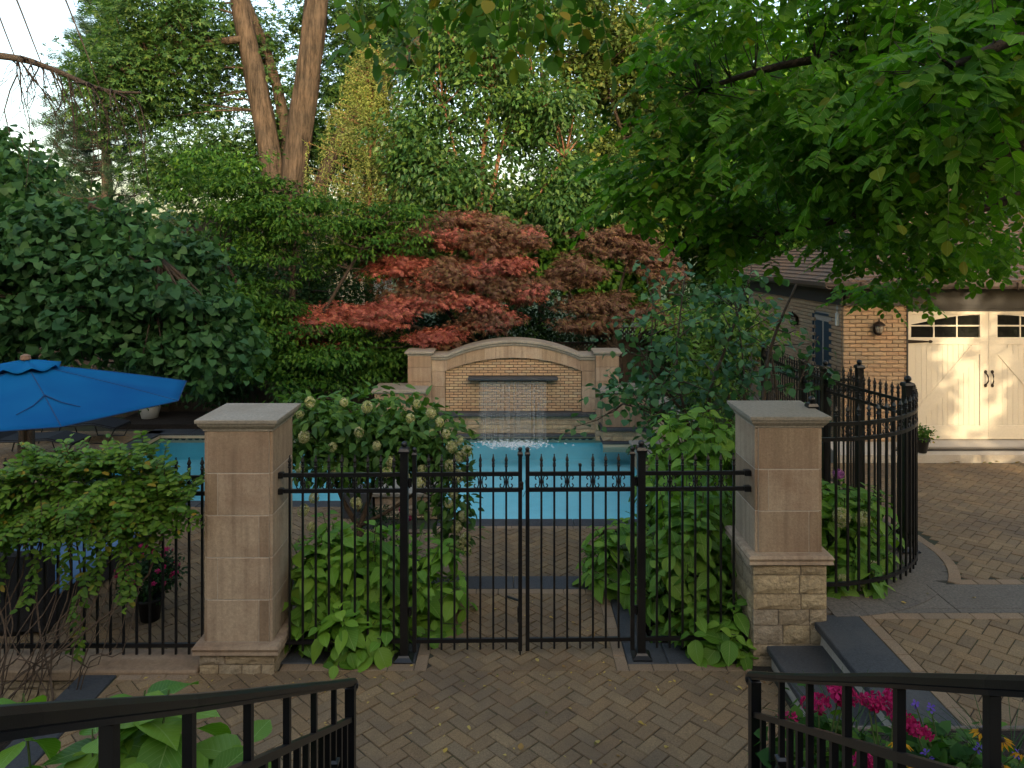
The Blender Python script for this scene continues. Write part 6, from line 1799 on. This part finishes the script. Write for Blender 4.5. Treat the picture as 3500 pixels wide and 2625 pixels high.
for i in range(17):
    xb = rng.uniform(-4.75, -3.75); xt = xb + rng.normal() * .45
    pts = [(xb, 5.98 + rng.normal() * .05, -.34), (xb + rng.normal() * .12, 6.02, 0.0), ((xb + xt) / 2 + rng.normal() * .1, 6.18, .35), (xt, 6.34, .75), (xt + rng.normal() * .15, 6.36, 1.3)]
    sb.tube([tuple(p) for p in smooth_path(pts, 10)], [.008 * rng.uniform(.5, 1.2)] * 10, 5, False)
for i in range(16):
    xb = rng.uniform(-4.4, -3.5); r_ = rng.uniform(.2, .5)
    pts = [(xb, 6.05, -.2 + .3 * rng.random()), (xb + r_ * .5, 6.0, .25 + rng.normal() * .15), (xb + r_, 6.15, .45 + rng.normal() * .2), (xb + r_ * 1.2, 6.3, .8)]
    sb.tube([tuple(p) for p in smooth_path(pts, 10)], [.005] * 10, 4, False)
sb.build("stems", M['stem'], vt_, True)

# ------------------------------------------------------------------ overhanging canopy near the camera
ct = thing("overhanging_tree", "large dark green compound-leaved tree overhanging the driveway from the right", "tree", (6.9, 4.3, .3))
tb = MB()
tb.tube([(6.9, 4.3, .3), (6.85, 4.3, 2.0), (6.7, 4.4, 3.6), (6.5, 4.4, 6)], [.30, .25, .22, .16], 14, True, .06)
limbs = [[(6.6, 4.4, 4.6), (5.2, 5.8, 5.7), (3.8, 6.6, 6.2), (2.2, 7.0, 6.2)], [(6.7, 4.4, 3.4), (5.0, 4.9, 4.7), (3.4, 5.4, 5.15), (2.2, 5.8, 5.10), (1.55, 6.1, 4.95)], [(6.7, 4.4, 3.6), (5.8, 6.4, 4.7), (4.6, 7.8, 4.9), (3.0, 8.6, 4.5), (2.2, 8.8, 4.2)], [(6.6, 4.4, 4.0), (4.4, 3.8, 4.7), (2.9, 3.5, 4.75), (2.1, 3.5, 4.5)],
         [(6.7, 4.5, 3.4), (6.5, 7, 4.3), (6.0, 8.8, 4.1), (5.2, 9.4, 3.6)], [(6.5, 4.4, 5.4), (4.0, 4.5, 6.2), (1.5, 4.6, 6.0), (-.6, 4.7, 5.6), (-1.5, 4.8, 5.4)], [(4.6, 5.0, 4.8), (3.6, 5.6, 4.3), (2.8, 6.2, 3.9), (2.2, 6.4, 3.75)], [(5.8, 6.4, 4.7), (4.8, 6.6, 4.2), (4.0, 7.0, 3.85)]]
nodes = []
for lm in limbs:
    s_ = smooth_path(lm, 18); nodes += list(s_[5:])
    tb.tube([tuple(p) for p in s_], [.085 - .068 * i / 17 for i in range(18)], 7, True, .10)
masses = [((2.35, 5.2, 4.45), (1.0, .9, .62), 241), ((1.25, 6.1, 4.22), (.42, .5, .26), 55), ((2.0, 6.4, 3.92), (.62, .5, .30), 80), ((4.4, 7.9, 3.72), (1.2, .8, .36), 172), ((2.15, 3.6, 4.55), (.45, .35, .40), 48), ((1.35, 6.2, 5.25), (.40, .5, .35), 39), ((3.0, 5.6, 4.2), (.9, .7, .55), 149), ((3.9, 5.6, 4.9), (1.0, .9, .7), 138), ((3.1, 4.6, 5.1), (.9, .7, .5), 103), ((3.0, 7.6, 4.3), (.9, .9, .5), 103), ((4.9, 9.6, 3.15), (.7, .3, .22), 46), ((3.3, 5.4, 5.2), (1.2, .8, .5), 138), ((4.2, 7.0, 4.7), (1.2, .9, .6), 161), ((5.4, 8.4, 4.6), (1.2, .8, .7), 126), ((2.6, 6.6, 4.9), (.8, .7, .5), 114), ((3.6, 8.4, 4.05), (1.0, .6, .35), 70), ((2.6, 5.6, 5.6), (1.1, .8, .5), 149), ((4.3, 6.6, 5.8), (1.3, .9, .7), 172), ((2.2, 7.4, 5.9), (.9, .8, .6), 103), ((5.5, 8.4, 5.8), (1.2, .8, .8), 126), ((3.2, 4.2, 5.2), (.7, .5, .4), 69), ((1.05, 6.3, 4.5), (.5, .5, .3), 40), ((.95, 6.4, 4.05), (.25, .3, .2), 18), ((1.7, 6.2, 4.75), (.6, .5, .35), 70), ((1.5, 5.6, 5.5), (.6, .6, .4), 50), ((5.6, 9.0, 3.7), (.8, .6, .4), 70)]
rach = np.concatenate([ell(c_, r_, n_, 2.0) for c_, r_, n_ in masses])
branches(tb, nodes, rach[::3], .006, .002, -.02, 4, 3, .8)
hang = []
for i in range(56):
    x_ = rng.uniform(-1.0, .62); hang.append((x_, 4.7 + rng.normal() * .25, rng.uniform(5.18, 5.55) - .1 * abs(x_)))
hang = np.array(hang)
branches(tb, nodes, hang, .005, .002, 0, 4, 3, .9)
tb.build("trunk", M['darkbark'], ct, True)
def compound(points, n_leaf, lr, lsize, hang_=.6):
    P_, A_, N_, Z_ = [], [], [], []
    rb = MB()
    for p in points:
        d = np.array((rng.normal() - .25, rng.normal() - .2, -hang_ + rng.normal() * .25)); d /= np.linalg.norm(d)
        side = np.cross(d, (0, 0, 1.0)); side /= max(np.linalg.norm(side), 1e-3)
        upn = np.cross(side, d); upn = upn if upn[2] > 0 else -upn
        l_ = lr * rng.uniform(.75, 1.2)
        e = None
        for j in range(n_leaf):
            f = (j + 1) / n_leaf
            q_ = p + d * l_ * f + np.array((0, 0, -.12 * l_ * f * f))
            if j == n_leaf - 1: a_ = d
            else: a_ = side * (1 if j % 2 else -1) + d * .5 + np.array((0, 0, -.30))
            P_.append(q_); A_.append(a_ + rng.normal(size=3) * .15); N_.append(upn * .8 + np.array((0, 0, .35)) + rng.normal(size=3) * .25); Z_.append(lsize * rng.uniform(.75, 1.2) * (.8 + .3 * f)); e = q_
        rb.tube([tuple(p), tuple((p + e) / 2 + np.array((0, 0, .01))), tuple(e)], [.003, .0022, .0015], 3, False)
    return np.array(P_), np.array(A_), np.array(N_), np.array(Z_), rb
P_, A_, N_, Z_, rb = compound(rach, 10, .34, .086)
stuff(rb.build("leaf_stalks", M['greenstem'], ct))
vis = np.array([inframe(p[0], p[1], p[2], 0) for p in P_]); dist = P_[:, 1]
order = np.argsort(np.where(vis, dist, 1e6)); ob = order[:300]
lm_ = []
for wid, fo_, cu in ((.39, .06, .18), (.42, .09, .30), (.36, .05, .08)):
    tv, tf, tuv = T_leaf(wid, fo_, cu, .9, .62, 7, .012); lm_.append(mesh_np("leaflet", tv, tf, M['l_canopy'], tuv, True))
a, b, c = frames(A_[ob], N_[ob])
for i, k in enumerate(ob):
    mtx = Matrix(((a[i][0], b[i][0], c[i][0]), (a[i][1], b[i][1], c[i][1]), (a[i][2], b[i][2], c[i][2])))
    link("leaflet", lm_[i % 3], ct, tuple(P_[k]), mtx.to_euler(), float(Z_[k]))
ri = np.setdiff1d(np.arange(len(P_)), ob)
leaves("leaflets_beyond", T_leaf(.37, .07, .18, .92, .55, 4, .012), P_[ri], A_[ri], N_[ri], Z_[ri], M['l_canopy'], ct, True)
P_, A_, N_, Z_, rb = compound(hang, 9, .34, .095, 1.6)
stuff(rb.build("leaf_stalks", M['greenstem'], ct))
leaves("hanging_leaflets", T_leaf(.33, .06, .15, .95, .62, 5), P_, A_, N_, Z_, M['l_hang'], ct, True)

# bare drooping branch entering from the left
bt = thing("bare_branched_tree", "leafless grey-brown branch with drooping twigs against the sky", "tree", (-12.5, 11, -.66))
tb = MB()
tb.tube([(-12.5, 11, -.66), (-12.4, 11, 3), (-12.2, 11, 6.2), (-12.0, 11, 8.5)], [.2, .16, .12, .06], 8, True, .08)
main = smooth_path([(-12.3, 11, 5.6), (-9.5, 11, 6.62), (-7.7, 11, 6.55), (-7.0, 11, 6.38), (-6.2, 11, 6.05), (-5.6, 11, 6.0)], 20)
tb.tube([tuple(p) for p in main], [.085 - .07 * i / 19 for i in range(20)], 7, True, .06)
for i in range(34):
    k = rng.integers(4, 17); p = main[k] + (main[k + 1] - main[k]) * rng.random()
    l_ = rng.uniform(.5, 2.0); dx = rng.uniform(.0, .55)
    pts = [p, p + np.array((dx * l_ * .35, rng.normal() * .2, .06 - l_ * .12)), p + np.array((dx * l_ * .8, rng.normal() * .25, -l_ * .5)), p + np.array((dx * l_ * .95, rng.normal() * .3, -l_))]
    s_ = smooth_path(pts, 9)
    tb.tube([tuple(x_) for x_ in s_], [.016 - .0125 * j / 8 for j in range(9)], 4, False)
    for _ in range(3):
        q_ = s_[rng.integers(2, 8)]
        tb.tube([tuple(q_), tuple(q_ + np.array((rng.normal() * .15, rng.normal() * .1, -.15))), tuple(q_ + np.array((rng.normal() * .25, rng.normal() * .15, -.4 * rng.random() - .15)))], [.006, .005, .003], 3, False)
for x0_, z0_ in ((-9.3, 8.4), (-8.4, 8.6), (-8.0, 8.5), (-7.3, 8.6)):
    pts = [(x0_, 11, z0_), (x0_ + .35, 11.1, z0_ - .8), (x0_ + .8, 11, z0_ - 1.8), (x0_ + 1.15, 11, z0_ - 2.7)]
    tb.tube([tuple(p) for p in smooth_path(pts, 9)], [.02 - .016 * j / 8 for j in range(9)], 4, False)
tb.tube([(-12.1, 11, 7.6), (-10.5, 11, 8.6), (-8.6, 11, 8.7), (-7.2, 11, 8.65)], [.07, .05, .035, .015], 6, False)
tb.build("trunk", M['darkbark'], bt, True)

# ------------------------------------------------------------------ potted and bedded flowers
def flower_mound(t, c, r, n_tips, leaf_s, mat, fl_mesh, fl_pts, fl_s, tm=OVN):
    cc = ell(c, r, n_tips, 2.6)
    pos, ax, nr = clump_leaves(cc, 16, .10, .8, .2, .9)
    leaves("foliage", tm, pos, ax, nr, leaf_s * rng.uniform(.7, 1.2, len(pos)), M[mat], t)
    for i, p in enumerate(fl_pts): link("flower", fl_mesh, t, tuple(p), (rnd.uniform(-.5, .5), rnd.uniform(-.5, .5), rnd.uniform(0, 6)), fl_s * rnd.uniform(.8, 1.25))
fl5 = flower_head_mesh("flower", M['pinkflower'], 3, .012, .01, .020)
t = thing("potted_impatiens", "black pot of magenta flowers on the terrace behind the left fence", "flower pot", (-4.12, 8.3, TZ))
MB().lathe([(.10, 0), (.135, .22), (.15, .225), (.15, .26), (.13, .26), (.125, .2)], -4.12, 8.3, 20, TZ).build("pot", M['pot'], t, True)
fp = ell((-4.12, 8.25, TZ + .62), (.36, .32, .27), 75, 5); fp = fp[fp[:, 2] > TZ + .45]
flower_mound(t, (-4.12, 8.3, TZ + .50), (.33, .30, .25), 120, .05, 'l_dark', fl5, fp, 1.15)
MB().tube([(-4.12, 8.3, TZ + .2), (-4.12, 8.3, TZ + .5)], .02, 6).build("stem", M['greenstem'], t)
for i, (x_, y_, s_, lab) in enumerate(((-8.9, 17.9, 1.0, "pale ceramic pot with variegated leaves behind the loungers"), (-11.6, 14.0, 1.3, "tall grey pot with a dark leafy plant under the blue umbrella"))):
    t = thing("planter_pot", lab, "flower pot", (x_, y_, TZ))
    MB().lathe([(.16 * s_, 0), (.24 * s_, .34 * s_), (.25 * s_, .40 * s_), (.22 * s_, .40 * s_), (.21 * s_, .33 * s_)], x_, y_, 20, TZ).build("pot", M['whitepot'], t, True)
    flower_mound(t, (x_, y_, TZ + .62 * s_), (.3 * s_, .3 * s_, .24 * s_), 50, .10, 'l_vib' if i == 0 else 'l_dark', fl5, [], 1)
t = thing("planter_pot", "small dark pot with yellow-green trailing plant at the foot of the garage door", "flower pot", (6.72, 11.98, .30))
MB().lathe([(.07, 0), (.11, .20), (.12, .21), (.12, .25), (.10, .25)], 6.72, 12.03, 16, .31).build("pot", M['pot'], t, True)
flower_mound(t, (6.74, 12.0, .64), (.14, .12, .10), 26, .05, 'l_dog', flower_head_mesh("flower", M['yellowflower'], 3, .012, .01, .018), [(6.86, 11.95, .50), (6.84, 11.95, .56)], 1)
MB().tube([(6.72, 12.03, .5), (6.74, 12.0, .66)], .01, 5).build("stem", M['greenstem'], t)
# bed of geraniums, coneflowers and grass by the right railing
def stemmed(name, lab, cat, group, base, tops, mesh_, s_, leaf_r, mat='l_dog', petals=None):
    t = thing(name, lab, cat, base, group)
    sb = MB()
    for p in tops:
        sb.tube([base, ((base[0] + p[0]) / 2 + .03, (base[1] + p[1]) / 2, (base[2] + p[2]) / 2 + .08), tuple(p)], [.006, .005, .0035], 5, False)
        link("flower_head", (headps[rnd.randrange(4)] if mesh_ is headp else mesh_), t, tuple(p), (rnd.uniform(-.4, .4), rnd.uniform(-.4, .4), rnd.uniform(0, 6)), s_ * rnd.uniform(.85, 1.15))
    sb.build("stems", M['greenstem'], t)
    cc = ell((base[0], base[1], base[2] + .32), (leaf_r, leaf_r, .24), 26, 2.2)
    pos, ax, nr = clump_leaves(cc, 10, .14, .6, .2, 1.1)
    leaves("foliage", T_ovate(.5, .08, .1, True), pos, ax, nr, rng.uniform(.05, .085, len(pos)), M[mat], t)
stemmed("geranium", "magenta geranium with tall flower heads against the stair railing end", "flowers", "geraniums", (1.55, 3.85, .60), [(1.50, 3.72, 1.31), (1.57, 3.76, 1.29), (1.66, 3.72, 1.38), (1.70, 3.75, 1.33), (1.50, 4.02, 1.05), (1.47, 3.9, 1.12)], headp, .95, .26)
stemmed("geranium", "magenta geranium with flower heads between the railing balusters and the bluestone tread", "flowers", "geraniums", (1.85, 3.75, .60), [(1.80, 3.72, 1.33), (1.84, 3.74, 1.31), (1.93, 3.70, 1.36), (1.95, 3.72, 1.27), (1.70, 3.55, 1.13), (1.75, 3.6, 1.08)], headp, .85, .26)
stemmed("geranium", "magenta geranium leaning over the corner of the bed beside the yellow coneflowers", "flowers", "geraniums", (2.15, 3.65, .60), [(2.02, 3.70, 1.21), (2.08, 3.68, 1.19), (1.99, 3.6, 1.06), (2.12, 3.55, 1.03)], headp, .85, .25)
gc = thing("groundcover", "low green leafy groundcover filling the bed behind the right stair railing", "plants", (2.1, 3.7, .6))
cc = np.concatenate([ell((2.05, 3.75, .82), (.60, .40, .26), 90, 1.6), ell((2.5, 3.6, .85), (.4, .35, .28), 50, 1.6), ell((1.62, 4.0, .75), (.16, .25, .2), 20, 1.6)])
pos, ax, nr = clump_leaves(cc, 16, .16, .7, .1, 1.0)
leaves("foliage", T_ovate(.45, .08, .12, True), pos, ax, nr, rng.uniform(.03, .065, len(pos)), M['l_hytree'], gc, True)
# coneflowers
cf = MB(); 
for k in range(11):
    a = 2 * PI * k / 11
    c_, s_ = math.cos(a), math.sin(a)
    cf.add([(.010 * c_, .010 * s_, 0), (.032 * c_ - .008 * s_, .032 * s_ + .008 * c_, -.004), (.052 * c_, .052 * s_, -.022), (.032 * c_ + .008 * s_, .032 * s_ - .008 * c_, -.004)], [(0, 3, 2, 1)])
cf_m = cf.mesh("flower_head", M['yellowflower'])
cone_m = MB().lathe([(.011, -.004), (.013, .006), (.010, .016), (.003, .020)], 0, 0, 10).mesh("cone", M['darkbark'])
def cones(lab, base, tops):
    t = thing("coneflower", lab, "flowers", base, "yellow coneflowers")
    sb = MB()
    for p in tops:
        sb.tube([base, ((base[0] + p[0]) / 2, (base[1] + p[1]) / 2 + .02, (base[2] + p[2]) / 2 + .04), tuple(p)], [.004, .0035, .003], 4, False)
        f = link("flower_head", cf_m, t, p, (rnd.uniform(-.4, .4), rnd.uniform(-.3, .3), 0), rnd.uniform(.9, 1.15))
        o = D.objects.new("cone", cone_m); COL.objects.link(o); o.parent = f
    sb.build("stems", M['greenstem'], t)
    cc = ell((base[0], base[1], base[2] + .25), (.2, .2, .2), 16, 2.2)
    pos, ax, nr = clump_leaves(cc, 10, .12, .6, .2, 1.1)
    leaves("foliage", OVN, pos, ax, nr, rng.uniform(.05, .09, len(pos)), M['l_dog'], t)
cones("yellow coneflowers nodding low between the railing balusters", (1.95, 3.45, .60), [(1.85, 3.5, 1.26), (1.94, 3.48, 1.17), (1.88, 3.4, 1.20)])
cones("yellow coneflowers at the driveway edge of the bed, beside the grass", (2.35, 3.55, .60), [(2.24, 3.5, 1.31), (2.34, 3.5, 1.27), (2.42, 3.48, 1.22), (2.30, 3.45, 1.18)])
pf = flower_head_mesh("flower_head", M['purpleflower'], 2, .010, .008, .017)
stemmed("cranesbill", "small violet cranesbill flowers scattered above the bluestone tread", "flowers", None, (2.2, 3.8, .60), [(2.06, 3.75, 1.29), (2.14, 3.75, 1.27), (2.32, 3.6, 1.25), (2.26, 3.55, 1.20), (1.98, 3.5, 1.20), (2.45, 3.55, 1.17)], pf, 1.2, .30)
gt = thing("ornamental_grass", "fine green ornamental grass arching over the bed behind the coneflowers", "grass", (2.55, 3.8, .4))
gm = MB()
for i in range(150):
    a = rng.uniform(0, 2 * PI); l_ = rng.uniform(.5, .95); sp__ = rng.uniform(.15, .5)
    bx_, by_ = (2.55, 3.8) if i % 2 else (1.80, 3.95)
    bx_ += rng.normal() * .04; by_ += rng.normal() * .04
    pts = [(bx_ + math.cos(a) * sp__ * f * f, by_ + math.sin(a) * sp__ * f * f,   .6 + l_ * .8 * (f - .35 * f ** 3 * (1 if sp__ > .3 else .4))) for f in (0, .3, .6, .85, 1)]
    gm.tube(pts, [.0035, .003, .0025, .002, .001], 3, False)
gm.build("blades", M['grassblade'], gt)
# rose among the hydrangeas
t = thing("rose_bush", "small dark-leaved rose with red blooms at the foot of the panicle hydrangea", "bush", (-1.75, 9.5, TZ))
flower_mound(t, (-1.75, 9.5, -.05), (.42, .3, .45), 60, .05, 'l_dark', headp, [(-1.42, 9.3, .33), (-1.32, 9.3, .22), (-1.95, 9.2, -.1)], .55)
MB().tube([(-1.75, 9.5, TZ), (-1.7, 9.5, -.1), (-1.45, 9.3, .3)], [.012, .008, .004], 5).build("stem", M['stem'], t)
# fallen leaves
fl_m = []
for wid, cu in ((.33, .25), (.4, -.2), (.3, .5)):
    tv, tf, tuv = T_ovate(wid, .12, cu); fl_m.append(mesh_np("fallen_leaf", tv, tf, M['fallen'], tuv, True))
spots = [(0.06, 6.10), (-.62, 5.75), (-.35, 5.55), (.42, 6.34), (.22, 6.42), (-.25, 6.05), (.62, 5.35), (.05, 5.28), (.55, 5.18), (-.05, 5.22), (1.62, 5.95), (1.85, 6.05), (.95, 5.6), (-1.0, 5.95), (-1.9, 6.0), (-2.6, 6.1), (-.5, 5.25), (.25, 5.7), (1.1, 5.3), (-.9, 6.35), (.35, 7.2), (-.2, 7.35), (.6, 7.1), (.75, 6.9)]
for i, (x_, y_) in enumerate(spots):
    o = link("fallen_leaf", fl_m[i % 3], None, (x_, y_, .012), (rnd.uniform(-.15, .15), rnd.uniform(-.1, .1), rnd.uniform(0, 6)), rnd.uniform(.03, .062))
    tag(o, "small dry leaf fallen on the herringbone patio", "leaf", "leaves fallen on the patio")
dq = random.Random(77)
dbr = MB()
for i in range(260):
    x_, y_ = (dq.uniform(-3.2, 2.1), 6.26 - abs(dq.gauss(0, .10))) if i % 3 == 0 else (dq.uniform(-3.2, 2.1), dq.uniform(4.8, 7.6))
    if y_ > 6.2 and not -.8 < x_ < .95: continue
    a = dq.uniform(0, 6.3); l_ = dq.uniform(.006, .022); w_ = l_ * dq.uniform(.2, .6)
    c_, s_ = math.cos(a), math.sin(a)
    dbr.add([(x_, y_, .006), (x_ + l_ * c_ - w_ * s_, y_ + l_ * s_ + w_ * c_, .010), (x_ + 2 * l_ * c_, y_ + 2 * l_ * s_, .006), (x_ + l_ * c_ + w_ * s_, y_ + l_ * s_ - w_ * c_, .008)], [(0, 1, 2, 3)])
tag(dbr.build("leaf_litter", M['fallen']), "tiny leaf crumbs and bits scattered over the herringbone patio", "litter", kind="stuff")
for i, (x_, y_) in enumerate([(3.3, 6.85), (3.6, 6.7), (4.3, 6.8), (5.0, 6.75), (3.9, 6.9)]):
    o = link("fallen_leaf", fl_m[i % 3], None, (x_, y_, .391), (0, 0, rnd.uniform(0, 6)), rnd.uniform(.035, .07)); tag(o, "dry leaf fallen on the concrete apron below the curved fence", "leaf", "leaves fallen on the apron")
for i, x_ in enumerate([7.15, 7.25, 7.7, 7.78, 7.9, 8.25]):
    o = link("fallen_leaf", fl_m[i % 3], None, (x_, 11.88, .185), (.3, 0, rnd.uniform(0, 6)), rnd.uniform(.07, .12)); tag(o, "curled yellow leaf against the garage kerb", "leaf", "leaves against the garage kerb")
